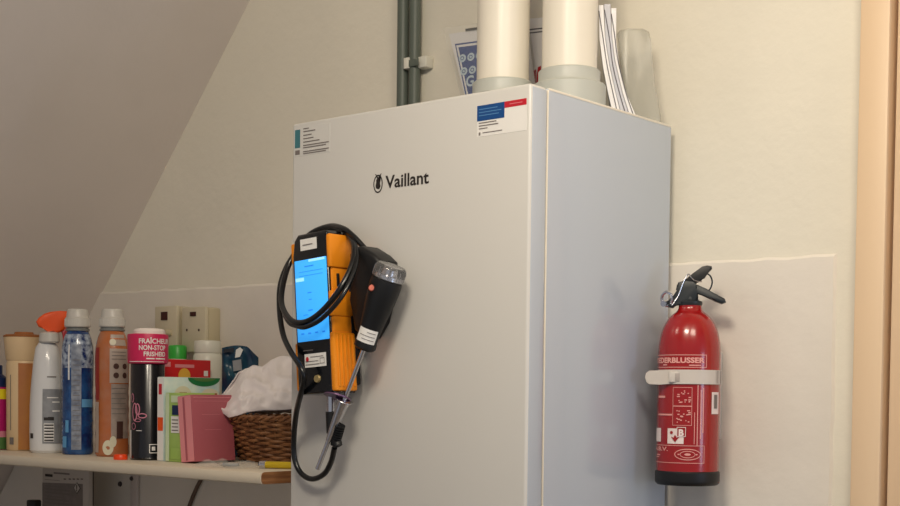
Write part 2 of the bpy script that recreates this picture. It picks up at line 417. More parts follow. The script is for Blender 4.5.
# ---------------------------------------------------------------- papers on the boiler
def bot(px, Y, z=None): # point on the boiler top below a pixel column
    z = BT+.0008 if z is None else z
    lo, hi = 0, 400
    for _ in range(40):
        m_ = (lo+hi)/2
        if at(px, m_, Y).z > z: lo = m_
        else: hi = m_
    return at(px, lo, Y)
Yd = 1.700
sleeve = thing('document_sleeve', 'clear sleeve holding a blue and white card behind left flue pipe', 'document', bot(490, Yd))
bm = B(); prism(bm, [at(443, 28, Yd), at(528, 16, Yd), bot(545, Yd), bot(474, Yd)], (0, .0006, 0)); meshobj('clear_cover', bm, 'clear_sleeve', sleeve)
bm = B(); prism(bm, [at(449, 34, Yd+.003), at(526, 22, Yd+.003), bot(543, Yd+.003), bot(478, Yd+.003)], (0, .001, 0)); card = meshobj('card', bm, 'paper', sleeve)
ud = (at(474, 43, Yd+.003)-at(456, 45, Yd+.003)).normalized(); ud = V((ud.x, 0, ud.z)); vd = V((-ud.z, 0, ud.x))
lean = (at(456, 45, Yd)-at(468, 92, Yd)); lean = V((lean.x, 0, lean.z)).normalized()
def ddoc(*pp): return [(at(a, b, Yd+.003).x, at(a, b, Yd+.003).z) for a, b in pp]
ds = flat(card, (0, Yd+.003, 0), (1, 0, 0), (0, 0, 1), (0, -1, 0), h=.0004)
ds.polys('blue_outline', [ddoc((455, 44), (500, 38), (504, 116), (471, 122))], 'doc_blue')
ds.polys('white_inset', [ddoc((456.5, 45.5), (500, 39.5), (504, 118), (472.5, 121))], 'paper', 2)
ds.polys('blue_field', [ddoc((458.8, 47.5), (500, 42), (502, 116), (474, 120))], 'doc_blue', 3)
rr_ = mpp(at(465, 60, Yd))*4
ds.rings('white_discs', [(at(a, b, Yd+.003).x, at(a, b, Yd+.003).z, rr_*1.15, rr_, None) for a, b in ((463, 58.5), (471.5, 57), (464.5, 71.5), (473, 70), (480, 55.5), (481, 68))], 'doc_pale', 4)
ds.rings('disc_marks', [(at(a, b, Yd+.003).x, at(a, b, Yd+.003).z, rr_*.6, rr_*.5, rr_*.2) for a, b in ((463, 58.5), (471.5, 57), (464.5, 71.5), (473, 70))], 'doc_blue', 5)
g = at(466.5, 87, Yd+.003); ds.text('letter', 'G', g.x, g.z, .024, 'doc_pale', 5, bold=.0006)
ds.polys('dark_slot', [ddoc((466, 29), (480, 27), (480, 29.5), (466, 31.6))], 'ink', 4)
# sheet between the pipes
Ys = 1.708
bm = B(); prism(bm, [at(512, 20, Ys), at(560, 16, Ys), bot(560, Ys), bot(512, Ys)], (0, .002, 0)); sheet = meshobj('leaflet', bm, 'paper'); tag(sheet, 'white leaflet with red drawing standing between the two flue pipes', 'leaflet')
dd = flat(sheet, (0, Ys, 0), (1, 0, 0), (0, 0, 1), (0, -1, 0), h=.0004)
def dsh(*pp): return [(at(a, b, Ys).x, at(a, b, Ys).z) for a, b in pp]
dd.polys('rule_lines', [dsh((512, 31), (560, 25.8), (560, 27), (512, 32.2)), dsh((512, 34.5), (560, 29), (560, 30.2), (512, 35.6))], 'paper_line')
dd.polys('red_drawing', [dsh((524+i*4.7, 100), (528.6+i*4.7, 74.5-i*3.6), (531.6+i*4.7, 73-i*3.6), (531.8+i*4.7, 78-i*3), (528.6+i*4.7, 100)) for i in range(4)], 'paper_red')
# booklets seen edge on, leaning to the left
def view_dir(p): d = V(p)-CAM; d.z = 0; return d.normalized()
def vat(c, x, y):               # pixel -> the upright plane through c that faces the room
    n_ = view_dir(c); d = ray(x, y); return CAM+d*((V(c)-CAM).dot(n_)/d.dot(n_))
c = V((at(617, 60, 1.64).x, 1.64, BT))
def vbot(c, x):
    lo, hi = 0, 300
    for _ in range(40):
        m_ = (lo+hi)/2
        if vat(c, x, m_).z > BT+.0008: lo = m_
        else: hi = m_
    return vat(c, x, lo)
books = (('booklet', 'paper', [(598.5, 5), (603.5, 5), (605, 38), (609.5, 66), (616, 95)], [(622, None), (614, None)], [(608.5, 95), (603, 66), (599.5, 38)], 'front leaning booklet beside the right flue pipe'),
         ('booklet', 'paper_grey', [(604, 4), (610.5, 4), (611.5, 35), (614.5, 60), (622, 92)], [(630, None), (622.4, None)], [(616.4, 95), (610, 66), (605.4, 38)], 'middle leaning booklet of the stack by the flue pipe'),
         ('booklet', 'paper', [(611, 8), (616.5, 8), (616, 40), (619.5, 70), (627.5, 96)], [(637, None), (630.4, None)], [(622.5, 92), (615, 60), (611.9, 35)], 'rear leaning booklet, nearest the frosted plastic pouch'))
for nm, ma, r_, b_, l_, lab in books:
    o = thing(nm, 'white '+lab, 'booklet', vbot(c, 620), 'booklets on the boiler')
    poly = [vat(c, *p) for p in r_]+[vbot(c, b_[0][0]), vbot(c, b_[1][0])]+[vat(c, *p) for p in l_]
    bm = B(); prism(bm, poly, view_dir(c)*.045, .0005, 1); meshobj('pages', bm, ma, o)
    bm = B()
    pts = [vat(c, *p)+view_dir(c)*-.0004 for p in reversed(l_)]
    pts = [vat(c, (l_[-1][0]*.4+r_[0][0]*.6), r_[0][1]+6)-view_dir(c)*.0004]+[vat(c, (p[0]*.35+q[0]*.65), p[1]) - view_dir(c)*.0004 for p, q in zip(reversed(l_), r_[2:])]
    tube(bm, smoothpath(pts+[(vbot(c, b_[0][0])*.6+vbot(c, b_[1][0])*.4)-view_dir(c)*.0004], 5), .0007, seg=6); meshobj('cover_line', bm, 'paper_line', o)
# frosted pouch leaning on the wall
c = V((at(635, 60, 1.69).x, 1.69, BT)); n_ = view_dir(c)
bm = B()
prof = [(617, 33), (620, 29.5), (628, 28.5), (643, 28), (649, 31), (651, 40), (652.5, 60), (655, 85), (658, 100)]
poly = [vat(c, *p) for p in prof]+[vbot(c, 662), vbot(c, 628)]
prism(bm, poly, n_*.012, .004, 3)
tag(meshobj('plastic_pouch', bm, 'frost'), 'empty frosted plastic pouch leaning on the wall at boiler right end', 'pouch')

# ---------------------------------------------------------------- gas analyser hung on the boiler front
AY = 1.324                                    # plane of its screen
tilt = -.072
a0 = at(315.5, 394, AY)                         # foot of the face, centre
AW = .071; AH = .227; AD = .046
am = M4.Translation(a0) @ M4.Rotation(tilt, 4, 'Y')
an = thing('gas_analyser', 'black and orange handheld analyser with lit blue screen stuck to boiler', 'analyser', a0)
bm = B(); prism(bm, [am @ V(p) for p in ((-AW/2, .004, .004), (-AW/2+.006, 0, 0), (AW/2, 0, 0), (AW/2, 0, AH-.012), (AW/2-.004, 0, AH-.004), (-AW/2+.012, 0, AH), (-AW/2+.004, .0, AH-.008), (-AW/2, 0, AH-.03))] if 0 else [am @ V(p) for p in ((-AW/2, 0, .004), (-AW/2+.005, 0, 0), (AW/2, 0, 0), (AW/2, 0, AH-.004), (AW/2-.004, 0, AH), (-AW/2+.012, 0, AH), (-AW/2+.004, 0, AH-.008), (-AW/2, 0, AH-.03))], am.to_3x3() @ V((0, AD, 0)), .004, 3)
hous = meshobj('housing', bm, 'gloss_black', an)
def side(x0, x1, segs, name, y0=-.002, y1=AD-.004):
    bm = B()
    for (z0, z1, inset) in segs: addbox(bm, (x0, y0+inset, z0), (x1-inset*.6, y1, z1), .003, am)
    o = meshobj(name, bm, 'orange_rubber', an); o['label'] = 'orange rubber bumper'; return o
b1 = side(AW/2-.002, AW/2+.007, [(.002, .084, .0), (.082, .108, .004), (.106, .142, .001), (.140, .176, .006), (.174, AH-.006, .001)], 'bumper')
b2 = side(-AW/2-.008, -AW/2+.002, [(.006, .075, .001), (.073, .19, .005), (.188, AH-.01, .001)], 'bumper', .004)
bm = B()
for i in range(5): addbox(bm, (AW/2+.006, .004+i*.0075, .008), (AW/2+.0085, .0072+i*.0075, .080), .0008, am)
meshobj('grip_rib', bm, 'orange_rubber', b1)
bm = B(); addbox(bm, (AW/2+.003, .012, .148), (AW/2+.0062, .016, .166), .0008, am); addbox(bm, (AW/2+.001, AD-.010, .01), (AW/2+.0065, AD+.004, AH-.03), .003, am); meshobj('grip_slot', bm, 'rubber_black', b1)
R3 = am.to_3x3()
asf = flat(hous, am @ V((0, 0, 0)), R3 @ V((1, 0, 0)), R3 @ V((0, 0, 1)), R3 @ V((0, -1, 0)), h=.0005)
bm = B(); addbox(bm, (-AW/2+.005, -.001, .075), (AW/2-.003, .002, .190), .0008, am); scr = meshobj('screen', bm, 'screen_blue', an); scr['label'] = 'lit blue touch screen'
ssf = flat(scr, am @ V((0, -.001, 0)), R3 @ V((1, 0, 0)), R3 @ V((0, 0, 1)), R3 @ V((0, -1, 0)), h=.0004)
ssf.rects('status_bar', [(-AW/2+.034, .186, AW/2-.005, .1895)], 'screen_pale')
ssf.rects('screen_text', [(-.010, 0.1795, .008, 0.1809), (-.022, 0.1728, .026, 0.1734), (-.022, 0.1671, .026, 0.1677), (-.006, 0.1422, .002, 0.1434), (-.004, 0.1327, .002, 0.1337), (-.006, 0.1174, .003, 0.1189), (-.016, 0.1117, -.006, 0.1126), (-.022, 0.0849, -.016, 0.0869), (-.008, 0.0849, -.002, 0.0869), (.006, 0.0849, .012, 0.0869), (.020, 0.0849, .026, 0.0869)], 'screen_dark')
ssf.rects('screen_button', [(-AW/2+.007, .160, -AW/2+.024, .165)], 'screen_pale', 2)
st = asf.rects('white_sticker', [(-.017, .203, .016, .219)], 'sticker_white', 1.5)
asf.rects('small_print', [(-.012, .210, .008, .2112)], 'ink_soft', 3)
asf.rects('bottom_sticker', [(-.018, .038, .025, .057)], 'sticker_white', 1.5)
asf.rings('red_mark', [(-.012, .0495, .003, .0034, None)], 'sticker_red', 3)
asf.rects('small_print', [(-.006, .052, .020, .0528), (-.016, .046, .010, .0468), (-.016, .0415, .012, .0424)], 'ink_soft', 3); asf.frame('small_print', (.013, .042, .022, .050), .0007, 'ink_soft', 3)
asf.rects('small_print', [(-.02, .0615, .0, .0628)], 'ink_soft', 1.5)
bm = B(); cyl(bm, am @ V((.006, .001, .021)), am @ V((.006, -.003, .021)), .0058, .005); meshobj('button', bm, 'brass', an)
# sockets on its underside
bm = B()
cyl(bm, at(330.8, 392, 1.344), at(331, 412.5, 1.344), .0058, seg=20)
meshobj('connector', bm, 'chrome', an)
# magnets that hold it
for z_ in (.05, .19):
    bm = B(); cyl(bm, am @ V((0, AD-.001, z_)), V(((am @ V((0, AD, z_))).x, FY-.0003, (am @ V((0, AD, z_))).z)), .014)
    meshobj('magnet', bm, 'bracket_dark', an)

# ---------------------------------------------------------------- probe with its hose
pr = thing('flue_probe', 'black pistol-shaped probe with clear cap and metal rod beside the analyser', 'probe', at(370, 330, 1.35))
PYc = 1.345
ctop = at(387.5, 279, PYc); cbot = at(364, 349, PYc-.004)
ax = (cbot-ctop).normalized(); L = (cbot-ctop).length; s_ = mpp(ctop)
pm = axis_mtx(ctop, cbot)
bm = B(); lathe(bm, [(.0185, -.001), (.0215, .001), (.0222, .010), (.0208, .03), (.0175, .055), (.0150, L*.74), (.0148, L-.012), (.0155, L-.010), (.0155, L-.003), (.0125, L)], (0, 0, 0), seg=40, mtx=pm)
grip = meshobj('grip', bm, 'rubber_black', pr)
# shoulder of the pistol grip
bm = B(); poly = [(352, 247), (360, 245.5), (372, 253), (379, 260), (380, 285), (371, 322), (362, 338), (353, 330), (350, 300), (349, 270)]
prism(bm, [at(a, b, PYc-.002) for a, b in poly], (0, FY-.0003-PYc+.002, 0), .007, 4); meshobj('handle', bm, 'rubber_black', pr)
tc = ctop-ax*.0; te = ctop-ax*.0145
bm = B(); cyl(bm, ctop-ax*.0005, te, 0, prof=[(.0222, 0), (.0228, .002), (.0228, .012), (.0215, .0165), (.019, .019)], seg=40); meshobj('clear_cap', bm, 'clear_plastic', pr)
bm = B(); cyl(bm, ctop-ax*.0008, ctop-ax*.013, 0, prof=[(.017, 0), (.0165, .005), (.009, .006), (.008, .012)], seg=24)
for i in range(8):
    a = 2*PI*i/8; e = axis_mtx(ctop, te); q = e @ V((.0195*math.cos(a), .0195*math.sin(a), .002)); q2 = e @ V((.0195*math.cos(a), .0195*math.sin(a), .0155)); cyl(bm, q, q2, .0009, seg=6)
meshobj('filter_core', bm, 'chrome', pr)
nrm = V((.60, -.8, 0)).normalized()
def onprobe(x, y): # direction facing the room on the grip
    p = at(x, y, PYc-.02); return p
bm = B(); cc = at(372, 288, PYc-.0215); cyl(bm, cc, cc+V((.002, -.0035, 0)), .0048, .0035, seg=20); meshobj('trigger_button', bm, 'salmon', pr)
# wrapped white label on the grip
lb_c = (pm.inverted() @ V((0, 0, 0)))
cd = (pm.inverted().to_3x3() @ V((CAM-ctop))).normalized(); th = math.atan2(cd.y, cd.x)
def pf(a, b, h): r_ = .0151+h*1.5; t = th+a/.015; return pm @ V((math.cos(t)*r_, math.sin(t)*r_, b))
ps = Surf(pf, grip, h=.0004)
ps.rects('white_sticker', [(-.012, L-.031, .017, L-.0115)], 'sticker_white'); ps.rects('small_print', [(-.009, L-.027, .003, L-.0262), (-.009, L-.022, .012, L-.0212), (-.009, L-.017, .008, L-.0162)], 'ink_soft', 2)
# rod, cone stop
PE = 1.338
r0_ = at(361, 348, PYc-.004); r1_ = at(317.5, 469, PE)
bm = B(); cyl(bm, cbot-ax*.004, r1_, .0033, seg=16); rod = meshobj('rod', bm, 'chrome', pr)
bm = B(); tt = .45; q0 = cbot.lerp(r1_, .41); q1 = cbot.lerp(r1_, .76)
cyl(bm, q0, q1, 0, prof=[(.0034, 0), (.0125, .0012), (.013, .002), (.0095, .004), (.0085, .012), (.0058, (q1-q0).length*.7), (.004, (q1-q0).length)], seg=28); meshobj('cone_stop', bm, 'chrome', pr)
bm = B(); qf = at(337.5, 397, 1.340); cyl(bm, qf-V((.05, .35, 1)).normalized()*.001, qf+V((.05, .35, 1)).normalized()*.001, .0195, seg=28); meshobj('cone_flange', bm, 'purple_metal', pr)
# hose
H1 = [(376, 262, 1.352), (366, 250, 1.358), (353, 236, 1.355), (342, 228, 1.358), (328, 226.5, 1.374), (308, 236, 1.378), (291, 260, 1.366), (283, 285, 1.345), (282, 305, 1.325), (291, 320, 1.305), (305, 322, 1.299), (321, 312, 1.300), (338, 292, 1.305), (350, 270, 1.322), (354, 252, 1.338), (350, 238, 1.356), (337, 230, 1.3765), (312, 238, 1.378), (292, 258, 1.3755), (281, 282, 1.358), (279.5, 308, 1.345), (283, 334, 1.332), (291, 352, 1.315), (300, 366, 1.306), (304, 378, 1.308), (301, 393, 1.320), (296.5, 412, 1.345), (294, 435, 1.362), (294.5, 458, 1.368), (301, 473, 1.369), (312, 479, 1.368), (324, 474, 1.362), (331, 462, 1.355), (334.5, 448, 1.347)]
bm = B(); tube(bm, smoothpath([at(*p) for p in H1], 8), .0041, seg=12); meshobj('hose', bm, 'hose_black', pr)
H2 = [(296, 326, 1.302), (306, 327, 1.296), (322, 318.5, 1.294), (340, 299, 1.299), (352.5, 276, 1.318), (357, 255, 1.338), (352.5, 240, 1.354), (341, 231, 1.366)]
H2 = [(285, 316, 1.318), (289.5, 323, 1.308)]+H2
bm = B(); tube(bm, smoothpath([at(*p) for p in H2], 8), .0033, seg=12); meshobj('hose', bm, 'hose_black', pr)
bm = B()
g0 = at(335, 445, 1.346); g1 = at(340, 424, 1.343)
gl = (g1-g0).length
pf_ = []
for i in range(9): pf_ += [(.0068+i*.0002, gl*i/9), (.0068+i*.0002, gl*(i+.55)/9), (.0052, gl*(i+.6)/9), (.0052, gl*(i+.95)/9)]
cyl(bm, g0, g1, 0, prof=pf_, seg=20)
cyl(bm, at(331, 411.5, 1.344), at(332.5, 433, 1.346), .0078, .0086, seg=20); cyl(bm, at(332.5, 430, 1.346), at(338, 446, 1.346), .0075, .0068, seg=20)
meshobj('hose_plug', bm, 'rubber_black', pr)

# ---------------------------------------------------------------- fire extinguisher
EY = 1.68
ec_ = at(688.5, 400, EY); ex, er = ec_.x, mpp(at(688.5, 400, EY))*31
def ez(y): return at(688.5, y, EY).z
zb_ = ez(486.5)+.003
ext = thing('fire_extinguisher', 'small red fire extinguisher with black lever strapped to the wall', 'fire extinguisher', (ex, EY, zb_))
nr = er*.37
keys = [(11.3, 304.5), (11.5, 308), (13.2, 311.5), (17.6, 315), (21.4, 319), (24.8, 324.5), (27.5, 331), (29.2, 337.5), (30.3, 344.5), (30.9, 353), (31, 362)]
sm = smoothpath([V((k_[0], k_[1], 0)) for k_ in keys], 4)
fine = [(er*.985, zb_+.012), (er, zb_+.02)]+[(er*p.x/31, ez(p.y)) for p in reversed(sm)]
bm = B(); lathe(bm, fine, (ex, EY, 0), seg=72); ebody = meshobj('cylinder_body', bm, 'ext_red', ext)
bm = B(); lathe(bm, [(er*.96, zb_-.0), (er*1.02, zb_+.003), (er*1.035, zb_+.006), (er*1.035, zb_+.018), (er*1.0, zb_+.020)], (ex, EY, 0), seg=72); meshobj('base_cap', bm, 'rubber_black', ext)
C = V((ex, EY, 0)); n_e = view_dir(C)
def ev_(x, y, dep=0): return vat(C, x, y)+n_e*dep
bm = B(); lathe(bm, [(nr*.98, ez(306)), (nr*1.05, ez(304.6)), (nr*1.05, ez(302)), (nr*.7, ez(300)), (nr*.62, ez(290)), (nr*.5, ez(287))], (ex, EY, 0), seg=40)
prism(bm, [ev_(a, b, -.011) for a, b in ((678, 292), (678, 283), (684, 281), (694, 282), (697, 286), (696, 293), (697, 302), (688, 305), (679, 303), (673, 308), (667.5, 307), (669, 300))], n_e*.022, .002)
valve = meshobj('valve', bm, 'valve_dark', ext)
bm = B(); prism(bm, [ev_(a, b, -.009) for a, b in ((676, 290), (677, 285), (684, 281), (694, 273), (702, 267), (707, 265.8), (711.6, 266.6), (712, 269), (708, 273), (703.5, 277), (701, 281), (692, 284), (683, 289.5))], n_e*.018, .002)
meshobj('lever', bm, 'rubber_black', ext)
bm = B(); prism(bm, [ev_(a, b, -.0095) for a, b in ((686, 283), (697, 285), (706, 289), (724.5, 299), (726, 302.5), (722, 304), (715, 301.5), (702, 293.5), (695, 291.5), (688, 291))], n_e*.019, .002)
meshobj('carry_handle', bm, 'valve_dark', ext)
bm = B(); gc = ev_(665.5, 299, -.010); ring = []
for i in range(28): a = 2*PI*i/28; ring.append(ev_(667+5.2*math.cos(a), 299.5+6.6*math.sin(a), -.012+.004*math.sin(a)))
tube(bm, ring, .0022, seg=8, closed=True); meshobj('nozzle_ring', bm, 'chrome', ext)
bm = B(); cyl(bm, ev_(666, 303, -.004), ev_(663.5, 304.5, -.016), .005, .0042, seg=20); meshobj('nozzle', bm, 'chrome', ext)
bm = B(); tube(bm, smoothpath([ev_(a, b, -.012) for a, b in ((672, 306), (678, 297), (683, 284), (688, 275), (691, 278), (695, 281.5), (702, 282.5))], 6), .0008, seg=6); meshobj('seal_wire', bm, 'chrome', ext)
bm = B(); tube(bm, smoothpath([ev_(a, b, -.006) for a, b in ((700, 275.5), (706, 274), (710, 276), (712, 281), (711.5, 286), (709.5, 290), (707.5, 290.5))], 6), .0011, seg=8); meshobj('safety_pin_ring', bm, 'valve_dark', ext)
# print on the body; u measured in metres round the body from the side facing the room
es_ = round_(ebody, (ex, EY), rfun(fine), R=er, h=.0003, du=.003)
def eu(x): return er*math.asin(max(-1, min(1, (x-688.5)/31)))
z_t, z_b = ez(355.5), ez(368.2)
es_.frame('title_frame', (eu(658.6)-.012, z_b, eu(705.2), z_t), .0009, 'ext_print')
es_.text('title', 'POEDERBLUSSER', eu(703.3)-.092, ez(363.4), .0100, 'ext_print', bold=.0004, width=.092)
es_.rects('small_print', [(-.041, ez(366), -.033, ez(365)), (.0, ez(366.4), .016, ez(365.4))], 'ext_print')
es_.frame('picture_frame', (eu(673.5), ez(406), eu(692), ez(387.5)), .0006, 'ext_print'); es_.frame('picture_frame', (eu(673.5), ez(425), eu(692), ez(406)), .0006, 'ext_print')
def squig(name, cx, cy, w, n, ma='ext_print'):
    rs = []
    for i in range(n):
        x = cx+random.uniform(-w, w); y = cy+random.uniform(-6, 6); rs.append((eu(x), ez(y+.5), eu(x+random.uniform(.8, 3)), ez(y-.5)))
    es_.rects(name, rs, ma)
squig('pictogram', 683, 397, 6, 16); squig('pictogram', 683, 416, 6, 16)
es_.rects('small_print', [(eu(659.5), ez(398), eu(666), ez(396)), (eu(659.5), ez(415.3), eu(673), ez(413.8))], 'ext_print')
es_.rects('text_column', [(eu(697), ez(445), eu(697.8), ez(385)), (eu(700), ez(438), eu(700.8), ez(390)), (eu(702.3), ez(432), eu(703.2), ez(388)), (eu(694.3), ez(443), eu(694.9), ez(412))], 'ext_print')
es_.rects('class_symbol', [(eu(669), ez(443), eu(684.5), ez(428)), (eu(657.9), ez(441.5), eu(662.5), ez(428))], 'ext_white')
es_.rects('letter_field', [(eu(678), ez(436), eu(686.5), ez(426.5))], 'ext_red', 2); es_.frame('letter_frame', (eu(678), ez(436), eu(686.5), ez(426.5)), .0008, 'ext_white', 3)
es_.text('class_letter', 'B', eu(679.6), ez(435), .0125, 'ext_white', 3, bold=.0006)
es_.polys('flame_mark', [[(eu(672.5), ez(436)), (eu(676.5), ez(441.5)), (eu(680.5), ez(436)), (eu(678), ez(437)), (eu(676.5), ez(434)), (eu(675), ez(437))]], 'ext_red', 3)
es_.rings('flame_mark', [(eu(673), ez(432), .0022, .0022, None)], 'ext_red', 3)
es_.frame('maker_frame', (eu(658)-.012, ez(462), eu(704.5), ez(444.5)), .0008, 'ext_print')
es_.rings('oval_emblem', [(eu(688.5), ez(453.3), .0185, .0080, .0011), (eu(688.5), ez(453.3), .0108, .0050, .0009), (eu(688.5), ez(453.3), .0044, .0016, None), (eu(679.8), ez(453.3), .0014, .0009, None), (eu(697.2), ez(453.3), .0014, .0009, None)], 'ext_print')
es_.text('maker_initials', 'A.B.V.', eu(657.8), ez(450.2), .0078, 'ext_print', bold=.0002, width=eu(669.5)-eu(657.8))
es_.rects('small_print', [(eu(658.5), ez(455), eu(662), ez(454)), (eu(658.5), ez(457), eu(661), ez(456.2))], 'ext_print')
es_.rects('barcode_label', [(eu(710.6), ez(413.5), eu(717.2), ez(392))], 'ext_white', 1.6); es_.rects('barcode', [(eu(712.6), ez(408), eu(715.6), ez(394.5))], 'ink_soft', 3)
# bracket with band
br = thing('extinguisher_bracket', 'white plastic wall bracket whose band wraps the red extinguisher', 'bracket', (ex, WY-.004, ez(400)))
th = math.atan2(CAM.y-EY, CAM.x-ex)
zs0, zs1 = ez(384.3), ez(370.3)
bm = B(); n = 60
a0_, a1_ = th-1.18, th+PI*.80
outer = []
for i in range(n+1):
    a = a0_+(a1_-a0_)*i/n; outer.append((a, er+.0012))
def bandpt(a, r_, z): return V((ex+math.cos(a)*r_, EY+math.sin(a)*r_, z))
rings = [[bm.verts.new(bandpt(a, r_, z)) for r_, z in ((er+.0006, zs0), (er+.0022, zs0), (er+.0022, zs1), (er+.0006, zs1))] for a, _ in outer]
for p, q in zip(rings, rings[1:]):
    for i in range(4): bm.faces.new((p[i], p[(i+1) % 4], q[(i+1) % 4], q[i]))
bm.faces.new(rings[0]); bm.faces.new(rings[-1])
band = meshobj('band', bm, 'strap_white', br)
# loose tongue of the band standing off to the left
bm = B(); tp = [(673, 370.8), (673, 384.2), (660, 384.8), (650, 384.6), (646.8, 382), (645.6, 377.5), (646.8, 373.2), (650, 371), (660, 370.7)]
tan = V((-n_e.y, n_e.x, 0))
base_p = ev_(673, 377, -er*.90)
def tpt(a, b): # tongue leaves the body along a tangent
    p = ev_(a, b, 0); off = (673-a)/27; return p+n_e*(-er*.92+off*.012)
prism(bm, [tpt(a, b) for a, b in tp], n_e*.0018, .0005, 1); meshobj('band_tongue', bm, 'strap_white', br)
bsf = round_(band, (ex, EY), lambda z: er+.0022, R=er, h=.0004)
bm = B(); q = ev_(675, 377, 0)-n_e*(er*.93); 
prism(bm, [ev_(a, b, -er*.93-.003) for a, b in ((669.5, 372.5), (680.5, 372), (680.5, 382.8), (669.5, 382.3))], n_e*.006, .001); meshobj('buckle', bm, 'strap_white', br)
prb = B(); prism(prb, [ev_(a, b, -er*.93-.0038) for a, b in ((675.5, 373.8), (680, 373.6), (680, 381.8), (675.5, 381.6))], n_e*.003, .0004); meshobj('buckle_slot', prb, 'strap_shade', br)
bsf.rects('band_end', [(eu(714), zs0+.0008, eu(715.6), zs1-.0008), (eu(717.5), zs0+.0008, eu(718.3), zs1-.0008)], 'strap_shade')
bm = B(); addbox(bm, (ex-.018, EY+er+.0005, ez(440)), (ex+.018, WY-.0045, ez(350)), .003); addbox(bm, (ex-.022, EY+er-.012, zs0), (ex+.022, EY+er+.004, zs1), .002) if 0 else None; meshobj('back_plate', bm, 'strap_white', br)

# ---------------------------------------------------------------- shelf
SF = 1.36
ZT = at(261, 472.3, SF).z; ZB = at(261, 485.0, SF).z
SX1 = at(260.5, 480, SF).x
SXL = slopeX(ZB)+.004
bm = B()
n = 10; bvp = .006
ol = [(WY-.0045, ZB), (WY-.0045, ZT), (SF+bvp, ZT), (SF+bvp*.3, ZT-bvp*.3), (SF, ZT-bvp), (SF, ZB+bvp), (SF+bvp*.3, ZB+bvp*.3), (SF+bvp, ZB)]
prism(bm, [V((SXL, y, z)) for y, z in ol], (SX1-SXL, 0, 0))
shelf = thing('shelf', 'white painted wooden shelf with raw sawn end carrying the bottles', 'shelf', ((SXL+SX1)/2, WY, ZB))
meshobj('board', bm, 'shelf_paint', shelf)
bm = B(); prism(bm, [V((SX1+.0002, y, z)) for y, z in [(a + (.0012 if a < 1.5 else 0), b+(.0008 if b < ZT-.001 and b == ZB else 0)) for a, b in ol]], (.0012, 0, 0)); e_ = meshobj('raw_end', bm, 'raw_wood', shelf); e_['label'] = 'unpainted brown sawn end'
# upright and fixing under it
u_a = at(130, 490, WY-.012); u_b = at(137, 490, WY-.012)
upr = thing('shelf_bracket', 'pale upright bracket fixed to the wall under the shelf', 'bracket', ((u_a.x+u_b.x)/2, WY-.01, ZB-.4))
bm = B(); addbox(bm, (u_a.x, WY-.012, ZB-.40), (u_b.x, WY-.0045, ZB-.0005), .002); meshobj('upright', bm, 'upright_grey', upr)
bm = B(); prism(bm, [V((u_a.x+.003, y, z)) for y, z in ((WY-.0125, ZB-.0008), (WY-.055, ZB-.0008), (WY-.055, ZB-.004), (WY-.0125, ZB-.006))], (.004, 0, 0)); meshobj('arm', bm, 'upright_grey', upr)
bm = B(); sp = at(130.5, 476.5, WY-.03); cyl(bm, (u_a.x+.006, WY-.0115, sp.z-.006), (u_a.x+.006, WY-.015, sp.z-.006), .005, .004); meshobj('screw', bm, 'bracket_dark', upr)
bm = B(); sp = at(120, 484, WY-.005); bmp = B(); cyl(bm, (sp.x, WY-.003, sp.z), (sp.x, WY-.007, sp.z), .006, .005); bmp.free()
tag(meshobj('wall_plug', bm, 'bracket_dark'), 'small dark wall plug left of the upright under the shelf', 'wall plug')
bm = B(); tube(bm, smoothpath([at(206, 470, WY-.009), at(203, 476, WY-.009), at(197, 487, WY-.009), at(191.5, 500, WY-.009), at(187, 513, WY-.009), at(182, 530, WY-.009)], 6), .0040, seg=10)
tag(meshobj('cable', bm, 'cable_brown'), 'brown cable slanting down the wall under the shelf', 'cable')
# lower shelf out of sight carries the things seen under this one
ZL = CAMZ-.46
bm = B(); addbox(bm, (slopeX(ZL)+.02, 1.40, ZL-.018), (-1.78, WY-.0045, ZL), .003); tag(meshobj('lower_shelf', bm, 'shelf_paint'), 'lower white shelf below the bottles shelf', 'shelf')
# box with hazard label
bY = 1.66
q0_ = at(42, 474, bY); q1_ = at(88.5, 474, bY); zt_ = at(65, 468.5, bY).z
hb = thing('storage_box', 'grey box with hazard diamond label standing under the shelf', 'box', ((q0_.x+q1_.x)/2, bY, ZL))
bm = B(); addbox(bm, (q0_.x, bY, ZL), (q1_.x, bY+.012, zt_), .003); hbx = meshobj('carton', bm, 'box_grey', hb)
hs = flat(hbx, (0, bY, 0), (1, 0, 0), (0, 0, 1), (0, -1, 0), h=.0005)
def hp(x, y): p = at(x, y, bY); return p.x, p.z
def hr(x0, y0, x1, y1): a = hp(x0, y0); b = hp(x1, y1); return (a[0], b[1], b[0], a[1])
hs.polys('label_field', [[hp(42.5, 482.5), hp(83, 484), (hp(83, 484)[0], ZL+.02), (hp(42.5, 482.5)[0], ZL+.02)]], 'label_dark')
hs.rects('black_bar', [hr(45.5, 473.8, 53, 477)], 'ink', 2); hs.rects('grey_bar', [hr(54, 472, 70, 475)], 'label_dark', 2)
hs.rects('small_print', [hr(45, 479.5, 60, 480.4)]+[hr(x, 478.3, x+2.4, 479.9) for x in (64, 69, 73, 77, 81)], 'ink_soft', 2)
hs.rects('small_print', [hr(45, 486+i*3.4, 70 if i % 3 else 62, 486.7+i*3.4) for i in range(7)], 'ink_soft', 2)
d0 = hp(77.5, 488)
k_ = .0105; hs.polys('hazard_diamond', [[(d0[0], d0[1]+k_*1.2), (d0[0]+k_*1.2, d0[1]), (d0[0], d0[1]-k_*1.2), (d0[0]-k_*1.2, d0[1])]], 'ink', 2)
hs.polys('hazard_diamond', [[(d0[0], d0[1]+k_), (d0[0]+k_, d0[1]), (d0[0], d0[1]-k_), (d0[0]-k_, d0[1])]], 'box_grey', 3)
